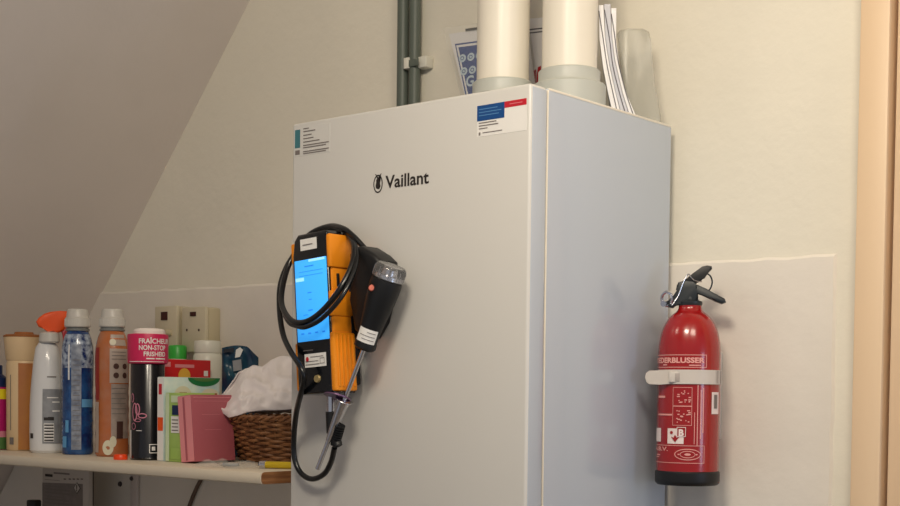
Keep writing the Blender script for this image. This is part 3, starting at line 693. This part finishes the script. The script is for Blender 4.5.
hs.text('exclamation_mark', '!', d0[0], d0[1]-.0062, .018, 'ink', 4, bold=.0008, align='CENTER')
# dark-edged panel beside it
bm = B(); a_ = at(89.8, 490, 1.675); addbox(bm, (a_.x-.0035, 1.675, ZL), (a_.x+.0035, 1.683, ZB-.001), .001); tag(meshobj('dark_batten', bm, 'bracket_dark'), 'thin dark upright batten beside the hazard-labelled box', 'batten')
# bottle with black lid under the shelf
cb = at(34, 503, 1.52); rr = mpp(cb)*7
lb = thing('lidded_bottle', 'pale bottle with black lid under the shelf at left', 'bottle', (cb.x, 1.52, ZL))
bm = B(); lathe(bm, [(.026, ZL), (.028, ZL+.004), (.028, cb.z-.045), (.016, cb.z-.015), (.012, cb.z-.012)], (cb.x, 1.52, 0)); meshobj('bottle_body', bm, 'bottle_white', lb)
bm = B(); lathe(bm, [(rr, cb.z-.018), (rr, cb.z+.004), (rr*.9, cb.z+.006)], (cb.x, 1.52, 0)); meshobj('lid', bm, 'rubber_black', lb)

# ---------------------------------------------------------------- wall sockets
def socket(x0, x1, xs, y0, y1, label, switch):
    Yf = WY-.045
    a = at(x0, y0, Yf); b = at(x1, y1, Yf)
    t = thing('wall_socket', label, 'socket', ((a.x+b.x)/2, WY-.004, b.z), 'sockets above the shelf')
    bm = B(); addbox(bm, (a.x+.002, Yf+.010, b.z+.001), (b.x-.0015, WY-.0045, a.z-.001), .004); meshobj('back_box', bm, 'socket_side', t)
    bm = B(); addbox(bm, (a.x, Yf, b.z), (b.x, Yf+.0095, a.z), .003); pl = meshobj('face_plate', bm, 'socket_cream', t)
    sf = flat(pl, (0, Yf, 0), (1, 0, 0), (0, 0, 1), (0, -1, 0), h=.0006)
    return t, sf, a, b, Yf
t, sf, a, b, Yf = socket(154.5, 176.5, 0, 306.5, 349, 'left cream wall socket with dark red rocker slot', 0)
w_ = b.x-a.x
bm = B(); sa = at(161.5, 312, Yf); sb = at(167.5, 320, Yf); addbox(bm, (sa.x, Yf-.002, sb.z), (sb.x, Yf+.001, sa.z), .0005); meshobj('switch', bm, 'socket_dark', t)
bm = B(); q = at(168, 333, Yf); cyl(bm, q+V((.006, -.0005, 0)), q+V((.006, -.014, 0)), .007, .006); meshobj('knob', bm, 'socket_side', t)
t, sf, a, b, Yf = socket(181.5, 205, 0, 307.5, 352, 'right cream wall socket with two small screw holes', 0)
bm = B(); sa = at(190.5, 312, Yf); sb = at(196, 316, Yf); addbox(bm, (sa.x, Yf-.002, sb.z), (sb.x, Yf+.001, sa.z), .0005); meshobj('switch', bm, 'socket_dark', t)
for px in (187, 199): q = at(px, 330, Yf); sf.rings('screw', [(q.x, q.z, .0025, .0025, None)], 'socket_dark')
# ---------------------------------------------------------------- shelf goods
def place(px, by, wpx, sc=1):
    """front of the base at that pixel on the shelf top, width in pixels -> centre x, y, radius"""
    p = atZ(px, by, ZT); d = view_dir(p); r_ = mpp(p)*wpx/2*1.02; p2 = p+d*r_; r_ = mpp(p2)*wpx/2
    return p2.x, p2.y, r_
ZT2 = ZT+.0003
def zz(px, y, Y): return at(px, y, Y).z

# 1 magenta bottle at the left frame edge
cx, cy, r_ = place(-4, 450, 23); cx += .002
t = thing('detergent_bottle', 'magenta and yellow banded bottle at the left end of shelf', 'bottle', (cx, cy, ZT))
f_ = lambda y: zz(0, y, cy)
bm = B(); lathe(bm, [(r_*.94, ZT2), (r_, ZT2+.004), (r_, f_(390)), (r_*.97, f_(387))], (cx, cy, 0)); body = meshobj('bottle_body', bm, 'magenta', t)
bm = B(); lathe(bm, [(r_*.9, f_(387)), (r_*.9, f_(378)), (r_*.5, f_(374)), (r_*.5, f_(366)), (r_*.45, f_(365))], (cx, cy, 0)); meshobj('cap', bm, 'navy', t)
s = round_(body, (cx, cy), rfun([(r_, ZT), (r_, f_(387))]), R=r_)
s.rects('yellow_band', [(-r_*1.4, f_(399), r_*1.4, f_(389))], 'bottle_yellow'); s.rects('green_band', [(-r_*1.4, f_(449), r_*1.4, f_(437))], 'leaf_green'); s.rects('pale_band', [(-r_*1.4, f_(437), r_*1.4, f_(431))], 'flower_pink')
# 2 beige canister
cx, cy, r_ = place(24, 451, 35); f_ = lambda y: zz(24, y, cy)
t = thing('canister', 'beige canister with brown lid, left of the white spray bottle', 'canister', (cx, cy, ZT))
bp_ = [(r_*.9, ZT2), (r_*.96, ZT2+.003), (r_*.97, f_(364)), (r_*.92, f_(361))]
bm = B(); lathe(bm, bp_, (cx, cy, 0)); body = meshobj('canister_body', bm, 'beige', t)
bm = B(); lathe(bm, [(r_*.93, f_(361)), (r_*.99, f_(359.5)), (r_*1.10, f_(340)), (r_*1.12, f_(337.5))], (cx, cy, 0)); meshobj('collar', bm, 'beige', t)
bm = B(); lathe(bm, [(r_*1.13, f_(337.4)), (r_*1.14, f_(336)), (r_*1.0, f_(334.8)), (r_*.55, f_(334.2)), (r_*.5, f_(332.2)), (r_*.2, f_(332))], (cx, cy, 0)); meshobj('lid', bm, 'brown_lid', t)
s = round_(body, (cx, cy), lambda z: r_*.975, R=r_)
s.rects('brown_panel', [(-r_*.32, f_(449), r_*1.3, f_(363.5))], 'brown_panel'); s.rects('small_print', [(-r_*.9, f_(444), -r_*.6, f_(437)), (-r_*.85, f_(350+80), -r_*.8, f_(375))], 'ink_soft')
# 3 spray bottle
cx, cy, r_ = place(47, 453.5, 34); f_ = lambda y: zz(47, y, cy)
t = thing('spray_bottle', 'white spray bottle with bright orange trigger head', 'spray bottle', (cx, cy, ZT))
pr_ = [(r_*.86, ZT2), (r_*.98, ZT2+.005), (r_, f_(430)), (r_*.98, f_(405)), (r_*.91, f_(385)), (r_*.78, f_(362)), (r_*.66, f_(348)), (r_*.46, f_(342.5)), (r_*.4, f_(341))]
bm = B(); lathe(bm, pr_, (cx, cy, 0), seg=56); body = meshobj('bottle_body', bm, 'bottle_white', t)
bm = B(); lathe(bm, [(r_*.54, f_(343)), (r_*.60, f_(341.5)), (r_*.56, f_(333.5)), (r_*.4, f_(332))], (cx+mpp((cx, cy, ZT))*4, cy, 0)); meshobj('neck_ring', bm, 'cap_white', t)
cc = V((cx, cy, ZT)); nn = view_dir(cc)
bm = B(); prism(bm, [vat(cc, a, b)-nn*.011 for a, b in ((36, 322), (38.5, 318), (44, 314), (50, 312), (60, 311), (69, 311.5), (70, 318), (67.5, 325), (64, 330), (60, 332.5), (54, 333), (49, 330), (43, 328.5), (38.5, 327))], nn*.022, .004, 3)
meshobj('trigger_head', bm, 'trigger_orange', t)
bm = B(); prism(bm, [vat(cc, a, b)-nn*.006 for a, b in ((61, 331), (66, 326), (68, 333), (67, 342), (64, 348), (62, 346), (64, 338))], nn*.012, .002, 2); meshobj('trigger_lever', bm, 'sticker_red', t)
s = round_(body, (cx, cy), rfun(pr_), R=r_)
gx = lambda x: r_*math.asin(max(-1, min(1, (x-47)/17.2)))
s.rects('back_label', [(gx(42.5), f_(443), gx(62), f_(389))], 'label_grey'); s.rects('small_print', [(gx(47), f_(377.5), gx(57), f_(376.3))], 'ink_soft')
s.rects('barcode', [(gx(44.5), f_(y+1.4), gx(53), f_(y)) for y in (424, 427, 430, 433, 436, 439)], 'ink', 3); s.rects('barcode_field', [(gx(44), f_(441), gx(53.5), f_(423))], 'sticker_white', 2)
s.rects('dark_mark', [(gx(44), f_(420), gx(53.5), f_(417)), (gx(48), f_(418), gx(53.5), f_(416.5))], 'ink', 2)
s.rects('small_print', [(gx(47), f_(398), gx(58), f_(397)), (gx(52), f_(402.5), gx(59), f_(401.2)), (gx(52), f_(411.5), gx(59), f_(410))], 'sticker_white', 2)
s.rects('cap_mark', [(gx(31.5), f_(438), gx(34), f_(433))], 'ink', 2)
# 4/5 two clear-necked bottles
def laundry(px, by, wpx, label, ma, capx, top=309.5):
    cx, cy, r_ = place(px, by, wpx); f_ = lambda y: zz(px, y, cy); q = .7
    t = thing('laundry_bottle', label, 'bottle', (cx, cy, ZT), 'laundry bottles with white caps')
    pr_ = [(r_*.90, ZT2), (r_*.99, ZT2+.004), (r_, f_(446)), (r_*.98, f_(415)), (r_, f_(385)), (r_*1.0, f_(357)), (r_*.96, f_(347)), (r_*.86, f_(339)), (r_*.74, f_(333.5)), (r_*.66, f_(331))]
    lo_ = [(r_*(.985-.022*abs(math.sin((y-385)/61*PI*5))), f_(y)) for y in [446-i*1.0 for i in range(62)]]
    pr_ = pr_[:2]+lo_+pr_[5:]
    bm = B(); lathe(bm, pr_, (cx, cy, 0), seg=56); body = meshobj('bottle_body', bm, ma, t)
    bm = B(); lathe(bm, [(r_*.66, f_(331.5)), (r_*.74, f_(331)), (r_*.74, f_(329)), (r_*.66, f_(328.5)), (r_*.66, f_(327))], (cx, cy, 0)); meshobj('neck', bm, 'neck_grey', t)
    c_ = capx/wpx
    bm = B(); lathe(bm, [(r_*c_*1.0, f_(327.5)), (r_*c_*1.06, f_(326.5)), (r_*c_*1.03, f_(318.5)), (r_*c_*.93, f_(317.5)), (r_*c_*.86, f_(311)), (r_*c_*.80, f_(top)), (r_*c_*.6, f_(top-.5))], (cx, cy, 0)); cp = meshobj('cap', bm, 'cap_white', t)
    bm = B()
    for i in range(36):
        a = 2*PI*i/36; rr = r_*c_*1.045; z0, z1 = f_(325.5), f_(319.5)
        cyl(bm, (cx+rr*math.cos(a), cy+rr*math.sin(a), z0), (cx+rr*.985*math.cos(a), cy+rr*.985*math.sin(a), z1), .0007, seg=5)
    meshobj('cap_ribs', bm, 'cap_white', cp)
    s = round_(body, (cx, cy), rfun(pr_), R=r_); gx = lambda x: r_*math.asin(max(-1, min(1, (x-px)/(wpx/2+.2))))
    return s, gx, f_, r_
s, gx, f_, r_ = laundry(77.5, 455, 31.5, 'blue laundry bottle with white cap beside the spray bottle', 'blue_bottle', 24)
s.rects('film', [(gx(62.5), f_(368), gx(92), f_(334.5))], 'blue_film'); s.rects('silver_label', [(gx(71.5), f_(449), gx(81), f_(345))], 'silver_label', 2)
s.rects('light_patch', [(gx(81.5), f_(407), gx(91.5), f_(399))], 'light_blue', 2); s.rects('light_patch', [(gx(66), f_(432), gx(69), f_(420)), (gx(63.5), f_(447), gx(67), f_(436))], 'light_blue', 2)
s.rects('silver_streak', [(gx(68.5), f_(380), gx(70), f_(345))], 'bottle_white', 2)
s.rects('small_print', [(gx(73), f_(y+.6), gx(79.5), f_(y)) for y in range(360, 446, 5)], 'ink_soft', 3)
s, gx, f_, r_ = laundry(112, 457, 33.5, 'orange laundry bottle with white cap next to the black can', 'orange_bottle', 24)
s.rects('red_patch', [(gx(95.6), f_(400), gx(99.5), f_(348))], 'red_patch')
s.rects('pale_panel', [(gx(110), f_(346), gx(126), f_(335))], 'label_taupe_light'); s.rects('upper_label', [(gx(109.5), f_(383), gx(127.6), f_(349))], 'label_taupe_light')
s.rects('lower_label', [(gx(111), f_(438), gx(127.6), f_(384))], 'label_taupe')
s.rings('round_icons', [(gx(x), f_(y), r_*.16, .0052, None) for x in (115.8, 123.8) for y in (366.5, 375.5)], 'dot_brown', 2)
s.rings('flower', [(gx(108), f_(447), r_*.32, .0135, None), (gx(113), f_(441), r_*.2, .010, None), (gx(112.5), f_(342.5), r_*.2, .006, None)], 'flower_cream', 2)
s.rects('dark_block', [(gx(116.5), f_(438), gx(122.5), f_(421))], 'dot_brown', 2); s.rects('small_print', [(gx(111.5), f_(y+.8), gx(125), f_(y)) for y in (352, 355.5, 359, 388, 393, 398, 403, 408, 413)], 'ink_soft', 2)
s.rects('pale_strip', [(gx(96), f_(452), gx(99.2), f_(402))], 'label_taupe_light', 2)
# 6 black spray can
px = 148; cx, cy, r_ = place(147.5, 460.5, 35); f_ = lambda y: zz(px, y, cy)
t = thing('aerosol_can', 'black spray can with pink band and white lid', 'spray can', (cx, cy, ZT))
bm = B(); lathe(bm, [(r_*.94, ZT2), (r_*.98, ZT2+.003), (r_*.96, ZT2+.005), (r_*.96, f_(363)), (r_*.9, f_(361))], (cx, cy, 0), seg=56); body = meshobj('can_body', bm, 'can_black', t)
bm = B(); R2 = r_*1.13; lathe(bm, [(R2*.93, f_(364)), (R2*.99, f_(363)), (R2, f_(361)), (R2*1.02, f_(336)), (R2*1.0, f_(334.6)), (R2*.8, f_(334))], (cx, cy, 0), seg=56); cp = meshobj('band_cap', bm, 'can_pink', t)
bm = B(); lathe(bm, [(R2*.80, f_(334.4)), (R2*.80, f_(331.5)), (R2*.7, f_(329.2)), (R2*.4, f_(328.3)), (R2*.1, f_(328))], (cx+.004, cy, 0), seg=48); meshobj('lid', bm, 'can_lid', t)
s = round_(cp, (cx, cy), rfun([(R2, f_(363)), (R2*1.02, f_(334))]), R=R2, h=.0005); gx = lambda x: R2*math.asin(max(-1, min(1, (x-147.5)/20.2)))
s.text('title', 'FRAÎCHEUR', gx(139), f_(344), .0118, 'white_print', bold=.00025, width=.058)
s.text('title', 'NON-STOP', gx(139), f_(350.5), .0118, 'white_print', bold=.00025, width=.048)
s.text('title', 'FRISHEID', gx(143.5), f_(356.5), .0108, 'white_print', bold=.00025, width=.040)
s.rects('small_print', [(gx(146), f_(359.6), gx(154), f_(358.4)), (gx(155), f_(359.6), gx(164), f_(358.4)), (gx(130), f_(362.3), gx(163), f_(361.7))], 'white_print')
s = round_(body, (cx, cy), lambda z: r_*.96, R=r_*.96); gx = lambda x: r_*math.asin(max(-1, min(1, (x-147.5)/17)))
s.rings('flower', [(gx(135.5), f_(412), .006, .016, .0022), (gx(138), f_(409), .0052, .010, .002), (gx(142.5), f_(415.5), .008, .0045, .0018), (gx(133.5), f_(398), .004, .008, .0016), (gx(138), f_(420), .007, .003, .001), (gx(134.5), f_(426), .005, .006, .001)], 'flower_pink')
s.rects('white_edge', [(gx(131.2), f_(458), gx(132.3), f_(430)), (gx(137), f_(430.6), gx(142), f_(430))], 'white_print')
s.frame('symbol', (gx(149), f_(452.5), gx(157.5), f_(443.5)), .0014, 'white_print'); s.rects('symbol', [(gx(151.4), f_(449.8), gx(154.6), f_(446))], 'white_print')
# 7 loose orange cap
cx, cy, r_ = place(120.5, 460, 14)
bm = B(); lathe(bm, [(r_, ZT2), (r_, ZT2+.006), (r_*.85, ZT2+.009), (r_*.5, ZT2+.0095)], (cx, cy, 0)); tag(meshobj('bottle_cap', bm, 'cap_orange'), 'loose orange cap lying before the orange bottle', 'cap')

# upright cartons, narrow edge to the front, broad face to the right
def carton(name, label, xa, xb, Yf, depth, ytop, ma_front, ma_side=None, lean=0, group=None, cat='box'):
    a = at(xa, 420, Yf); b = at(xb, 420, Yf); zt = at(xb, ytop, Yf).z
    t = thing(name, label, cat, (b.x, Yf, ZT), group)
    mt = M4.Translation((b.x, Yf, ZT2)) @ M4.Rotation(lean, 4, 'Y')
    w = b.x-a.x; hh = zt-ZT
    bm = B(); addbox(bm, (-w, 0, 0), (0, depth, hh), .0012, mt)
    lo = min(v.co.z for v in bm.verts)
    bmesh.ops.translate(bm, verts=bm.verts[:], vec=(0, 0, ZT2-lo)); mt = M4.Translation((0, 0, ZT2-lo)) @ mt
    body = meshobj('carton', bm, ma_front, t); R_ = mt.to_3x3()
    fr = flat(body, mt @ V((0, 0, 0)), R_ @ V((1, 0, 0)), R_ @ V((0, 0, 1)), R_ @ V((0, -1, 0)), h=.0005)
    sd = flat(body, mt @ V((0, 0, 0)), R_ @ V((0, 1, 0)), R_ @ V((0, 0, 1)), R_ @ V((1, 0, 0)), h=.0005)
    return t, body, fr, sd, w, hh
t, bd, fr, sd, w, hh = carton('red_carton', 'tall red carton standing behind the pale blue one', 153, 161.5, 1.545, .115, 359, 'red_box')
sd.rings('yellow_roundel', [(.052, hh-.030, .014, .014, None)], 'box_yellow'); sd.rects('white_square', [(.098, hh-.030, .108, hh-.020)], 'white_print'); sd.rects('pale_print', [(.03, hh-.015, .075, hh-.009), (.006, hh-.014, .02, hh-.005)], 'pink_light')
fr.rects('coloured_strips', [(-w, hh-.045, -w*.62, hh-.025)], 'navy'); fr.rects('coloured_strips', [(-w*.6, hh-.045, -w*.35, hh-.025)], 'white_print')
t, bd, fr, sd, w, hh = carton('pale_carton', 'pale blue and white carton with green oval, right of black can', 157.5, 163.8, 1.440, .122, 377, 'pale_box')
sd.polys('green_arc', [[(.087+.036*math.cos(a_*PI/16+PI), hh-.0005+.0150*math.sin(a_*PI/16+PI)) for a_ in range(17)]], 'green_dark'); sd.polys('green_arc', [[(.087+.026*math.cos(a_*PI/16+PI), hh-.0005+.0065*math.sin(a_*PI/16+PI)) for a_ in range(17)]], 'leaf_green', 2)
sd.rects('header_strip', [(0, hh, .165, hh+.0)], 'pale_box') if 0 else None
sd.rings('white_roundel', [(.040, hh-.034, .020, .019, None), (.100, hh-.030, .020, .011, None)], 'flower_cream', 2)
sd.rects('brown_print', [(.032, hh-.032, .048, hh-.026)]+[(.086+i*.008, hh-.034, .091+i*.008, hh-.027) for i in range(4)], 'brown_lid', 3)
fr.rects('white_edge', [(-w, .001, -w*.05, hh-.001)], 'white_print', .5); fr.rects('red_print', [(-w*.8, hh-.030, -w*.3, hh-.012)], 'sticker_red'); fr.rects('orange_print', [(-w*.95, hh*.36, -w*.1, hh*.52)], 'trigger_orange')
t, bd, fr, sd, w, hh = carton('green_carton', 'light green carton with white barcode label, beside the pink one', 165.8, 182.5, 1.440, .070, 393, 'green_box')
fr.rects('pale_edge', [(-w, 0.001, -w*.78, hh-.001)], 'green_pale'); fr.rects('white_label', [(-w*.66, hh*.42, -w*.16, hh*.66)], 'white_print', 2); fr.rects('navy_mark', [(-w*.6, hh*.68, -w*.2, hh*.82)], 'navy', 2)
fr.rects('small_print', [(-w*.6, hh*(.45+i*.05), -w*.22, hh*(.465+i*.05)) for i in range(4)], 'ink_soft', 3); fr.rects('pale_print', [(-w*.66, hh*.86, -w*.1, hh*.96)], 'green_pale', 2); fr.rects('leaf_patch', [(-w*.66, hh*.04, -w*.06, hh*.2)], 'green_box', 2)
t, bd, fr, sd, w, hh = carton('pink_carton', 'dusky pink carton leaning left against the green one', 181.5, 195.2, 1.432, .088, 396.5, 'pink_box', lean=-.10)
fr.rects('pale_edge', [(-w*.98, .001, -w*.02, hh-.001)], 'pink_light'); fr.rects('red_stripe', [(-w*.62, .003, -w*.48, hh-.003)], 'pink_box', 2)
sd.rects('rule_lines', [(.006, hh*.9, .086, hh*.905), (.02, hh*.70, .06, hh*.704), (.025, hh*.47, .06, hh*.474), (.004, hh*.955, .086, hh*.965)], 'pink_line')
# bottle with green cap behind
px = 177.5; cy = 1.69; cc = at(px, 352, cy); cx = cc.x; m_ = mpp(cc); f_ = lambda y: zz(px, y, cy)
t = thing('capped_bottle', 'bottle with bright green cap behind the red carton', 'bottle', (cx, cy, ZT))
bm = B(); lathe(bm, [(.030, ZT2), (.032, ZT2+.004), (.032, f_(372)), (.018, f_(360)), (.016, f_(357))], (cx, cy, 0)); meshobj('bottle_body', bm, 'tub_white', t)
bm = B(); lathe(bm, [(m_*9, f_(359)), (m_*9, f_(347)), (m_*8, f_(345.5)), (m_*4, f_(345))], (cx, cy, 0)); meshobj('cap', bm, 'green_cap', t)
bm = B(); 
# white tub
px = 207.5; cy = 1.695; cc = at(px, 365, cy); cx = cc.x; m_ = mpp(cc); f_ = lambda y: zz(px, y, cy); bm.free()
t = thing('plastic_tub', 'white plastic tub with screw lid behind the cartons', 'tub', (cx, cy, ZT))
bm = B(); lathe(bm, [(m_*12.5, ZT2), (m_*14, ZT2+.004), (m_*14.5, f_(362)), (m_*13.8, f_(355)), (m_*12.2, f_(353)), (m_*12, f_(352))], (cx, cy, 0)); meshobj('tub_body', bm, 'tub_white', t)
bm = B(); lathe(bm, [(m_*13.2, f_(353)), (m_*13.6, f_(351.5)), (m_*13.4, f_(342.5)), (m_*12.8, f_(341)), (m_*6, f_(340.4))], (cx, cy, 0)); meshobj('lid', bm, 'tub_white', t)
# dark blue crumpled pack
cy = 1.655; cc = at(238, 380, cy)
t = thing('refill_pack', 'dark blue crumpled plastic refill pack behind the basket cloth', 'pack', (cc.x, cy, ZT))
cq = V((cc.x, cy, ZT)); nn = view_dir(cq)
bm = B()
out = [(222, 349), (230, 346.5), (238, 347), (243, 345.5), (250, 348), (257, 355), (258.5, 366), (258, 400), (257, 452), (222, 452), (223, 400), (224, 370)]
gn, gm = 22, 26
W0 = 222; W1 = 258.5
def packz(i, j, sgn):
    u = i/gn; v = j/gm
    x = W0+(W1-W0)*u; ytop = 348+(-2.5*math.sin(u*PI*1.2)+9*max(0, u-.7)/.3*.9); y = ytop+(455-ytop)*v
    bulge = math.sin(PI*u)**.6*(.006+.024*v**.7)*sgn
    p = vat(cq, x, min(y, 462)); p.z = max(ZT2, p.z)
    w = noise.noise(V((u*5, v*9, sgn*3)))*.008+noise.noise(V((u*11, v*15, sgn)))*.003
    return p-nn*(bulge+(w if 0 < i < gn else 0))
for sgn in (1, -1):
    g_ = [[bm.verts.new(packz(i, j, sgn)) for j in range(gm+1)] for i in range(gn+1)]
    for i in range(gn):
        for j in range(gm): bm.faces.new((g_[i][j], g_[i+1][j], g_[i+1][j+1], g_[i][j+1]))
bmesh.ops.remove_doubles(bm, verts=bm.verts[:], dist=.0008)
pk = meshobj('pack_body', bm, 'bag_blue', t)
def pkm(x, y): return vat(cq, x, y)-nn*.020
bm = B(); prism(bm, [pkm(a, b) for a, b in ((232.5, 361), (241, 359.5), (242, 370), (233.5, 371.5))], nn*.001); meshobj('white_label', bm, 'label_grey', t)
bm = B(); prism(bm, [vat(cq, a, b)-nn*.014 for a, b in ((236, 350), (240, 347.5), (243, 350), (240, 357), (235, 358))], nn*.001); meshobj('pale_mark', bm, 'sticker_white', t)
bm = B(); prism(bm, [vat(cq, a, b)-nn*.016 for a, b in ((223.5, 349.5), (234, 348), (234, 352), (223.5, 353))], nn*.001); meshobj('dark_seal', bm, 'can_black', t)

# ---------------------------------------------------------------- wicker basket and cloth
bcx, bcy = -1.728, 1.622
t = thing('wicker_basket', 'brown wicker basket filled with white cloth at the shelf right end', 'basket', (bcx, bcy, ZT))
bt = at(240, 416, 1.58).z; H_ = bt-ZT
def brad(z): k = (z-ZT)/H_; return .083+.030*k
bm = B(); nst = 28
lathe(bm, [(.078, ZT2), (.080, ZT2+.004)], (bcx, bcy, 0), seg=56)
meshobj('basket_base', bm, 'wicker', t)
bm = B(); rows = 15
for j in range(rows):
    z = ZT2+.005+(H_-.012)*j/(rows-1); R_ = brad(z); pts = []
    for i in range(nst*6):
        a = 2*PI*i/(nst*6); w = math.sin(a*nst/2+(PI if j % 2 else 0))*.0028
        pts.append((bcx+math.cos(a)*(R_+w), bcy+math.sin(a)*(R_+w), z+.0008*math.sin(a*9+j)))
    tube(bm, pts, .0028, seg=6, closed=True)
meshobj('weave', bm, 'wicker', t)
bm = B()
for i in range(nst):
    a = 2*PI*(i+.5)/nst; cyl(bm, (bcx+math.cos(a)*.081, bcy+math.sin(a)*.081, ZT2+.002), (bcx+math.cos(a)*.1125, bcy+math.sin(a)*.1125, bt-.004), .0019, seg=6)
meshobj('stakes', bm, 'wicker', t)
bm = B()
for s_ in (0, 1):
    pts = []
    for i in range(200):
        a = 2*PI*i/200; p_ = a*26+s_*PI; R_ = .1135+.0026*math.cos(p_); pts.append((bcx+math.cos(a)*R_, bcy+math.sin(a)*R_, bt-.001+.0028*math.sin(p_)))
    tube(bm, pts, .003, seg=6, closed=True)
meshobj('rim', bm, 'wicker', t)
# cloth: a crumpled heap with a tongue over the left rim
cq = V((bcx, bcy, bt)); nn = view_dir(cq)
topc = [(216.5, 405), (221, 397), (230, 386), (238, 375), (245, 368.5), (253, 366.5), (262, 367), (271, 362), (282, 358), (296, 356.5), (308, 360), (316, 368)]
botc = [(217, 407), (222, 412.5), (229, 417.5), (238, 415.5), (247, 413), (256, 411.5), (266, 411), (276, 410.5), (286, 410), (296, 409), (307, 408), (316, 406)]
def samp(c_, u):
    k = u*(len(c_)-1); i = min(int(k), len(c_)-2); f = k-i; f = f
    return (c_[i][0]*(1-f)+c_[i+1][0]*f, c_[i][1]*(1-f)+c_[i+1][1]*f)
def ridge(x, y, z=0):
    return (1-abs(noise.noise(V((x, y, z))))*2)
bm = B(); gn, gm = 110, 64; g_ = []
for i in range(gn+1):
    u = i/gn; row = []; tx, ty = samp(topc, u); bx_, by_ = samp(botc, u)
    for j in range(gm+1):
        v = j/gm
        if v < .62:                                   # the face that shows, hem to crest
            w = v/.62; x = bx_+(tx-bx_)*w; y = by_+(ty-by_)*w; e = math.sin(PI*w*.5)
            dep = -.098*(1-.35*(1-u)**2)+.085*w**1.7 - .012*math.sin(PI*w)
            if u < .3: dep += (.3-u)*.07
            p = vat(cq, x, y)+nn*dep
            # keep the outline on its sight line
            d = (vat(cq, x, y)-CAM); hz = math.hypot(d.x, d.y); p = CAM+d*((hz+dep)/hz)
        else:
            w = (v-.62)/.38; d = (vat(cq, tx, ty)-CAM); hz = math.hypot(d.x, d.y); p0_ = CAM+d*((hz-.013)/hz)
            p = p0_+nn*(.085*w); p.z = p0_.z+(bt+.004-p0_.z)*w**1.6
        a_, b_2 = u*6.5, v*4.5
        f1 = ridge(a_*.55+b_2*.7, b_2*.55-a_*.35, 2)*.011+ridge(a_*1.1-b_2*.8, b_2*1.2+a_*.3, 7)*.006+noise.noise(V((a_*2, b_2*2.4, 5)))*.004
        k_ = min(1, 6*min(u+.05, 1-u+.05))*min(1, 5*v+.25)
        p += (-nn*.8+V((0, 0, .45)))*(f1-.008)*k_
        row.append(bm.verts.new(p))
    g_.append(row)
for i in range(gn):
    for j in range(gm): bm.faces.new((g_[i][j], g_[i+1][j], g_[i+1][j+1], g_[i][j+1]))
bmesh.ops.smooth_vert(bm, verts=bm.verts[:], factor=.5, use_axis_x=True, use_axis_y=True, use_axis_z=True)
clo = meshobj('cloth', bm, 'cloth_white', smooth=180, flip=False); md = clo.modifiers.new('thickness', 'SOLIDIFY'); md.thickness = .002; md.offset = 0
tag(clo, 'crumpled white cloth heaped over the wicker basket', 'cloth')

# marker pen and clear packet lying at the shelf edge
p0 = atZ(256, 468.5, ZT)+V((0, .006, 0)); p1 = p0+V((.15, .03, 0)); zc = ZT2+.0058
p1 = V(( SX1-.012, p0.y+.030, 0)); p0.z = p1.z = zc
t = thing('marker', 'yellow marker with grey tip lying before the basket', 'marker', (p0.x, p0.y, ZT))
dm = (p1-p0).normalized()
bm = B(); cyl(bm, p0+dm*.012, p1, .0056, seg=24); meshobj('barrel', bm, 'marker_yellow', t)
bm = B(); cyl(bm, p0+dm*.002, p0+dm*.0125, .0058, .0066, seg=24); meshobj('ferrule', bm, 'chrome', t)
bm = B(); cyl(bm, p0, p0+dm*.0025, .0035, .0040, seg=16); meshobj('tip', bm, 'rubber_black', t)
a_ = atZ(196, 466.5, ZT); b_ = atZ(252, 466.5, ZT); c_ = atZ(244, 460.5, ZT); d_ = atZ(200, 461, ZT)
t = thing('clear_packet', 'flat clear plastic packet lying in front of the pink carton', 'packet', ((a_+c_)/2))
bm = B(); gn, gm = 40, 14; g_ = []
xmax = p0.x-.006
for i in range(gn+1):
    row = []
    for j in range(gm+1):
        u, v = i/gn, j/gm; x = a_.x+(xmax-a_.x)*u; y = 1.375+.055*v+.004*u
        e = min(u, 1-u, v, 1-v); z = ZT2+.0006+(.010 if e > .08 else .010*e/.08)*(.55+.6*noise.noise(V((u*7, v*5, 1)))+.3*math.sin(u*9))
        row.append(bm.verts.new((x, y, max(z, ZT2+.0006))))
    g_.append(row)
for i in range(gn):
    for j in range(gm): bm.faces.new((g_[i][j], g_[i+1][j], g_[i+1][j+1], g_[i][j+1]))
o = meshobj('blister', bm, 'clear_sleeve', t, smooth=180, flip=False); md = o.modifiers.new('thickness', 'SOLIDIFY'); md.thickness = .0005; md.offset = 0
bm = B(); cyl(bm, (a_.x+.05, 1.398, ZT2+.0045), (xmax-.02, 1.408, ZT2+.0045), .0034, .0026, seg=12); meshobj('contents', bm, 'label_grey', t)

# ---------------------------------------------------------------- light
def area(name, loc, target, size, e, col, sy=None):
    l = bpy.data.lights.new(name, 'AREA'); l.energy = e; l.color = col; l.shape = 'RECTANGLE'; l.size = size; l.size_y = sy or size
    o = bpy.data.objects.new(name, l); COL.objects.link(o); o.location = loc
    o.rotation_euler = (V(target)-V(loc)).to_track_quat('-Z', 'Y').to_euler(); return o
area('ceiling_lamp', (-.60, .42, 2.46), (-.80, 1.2, 1.2), .38, 20.5, (1, .885, .71))
area('wall_fill', (-.05, .75, 2.40), (-.70, 1.75, 1.5), .45, 9.5, (1, .88, .71))  # unseen fill light added to brighten the wall on the right
area('doorway_light', (.75, 1.40, 1.35), (-1.04, 1.66, 1.35), .30, 3.2, (.62, .76, 1.0), .5)
w = bpy.data.worlds.new('world'); SC.world = w; w.use_nodes = True
bg = w.node_tree.nodes['Background']; bg.inputs[0].default_value = (.86, .88, .96, 1); bg.inputs[1].default_value = .35
SC.view_settings.view_transform = 'Standard'; SC.view_settings.look = 'None'; SC.view_settings.gamma = 1; SC.view_settings.exposure = 0
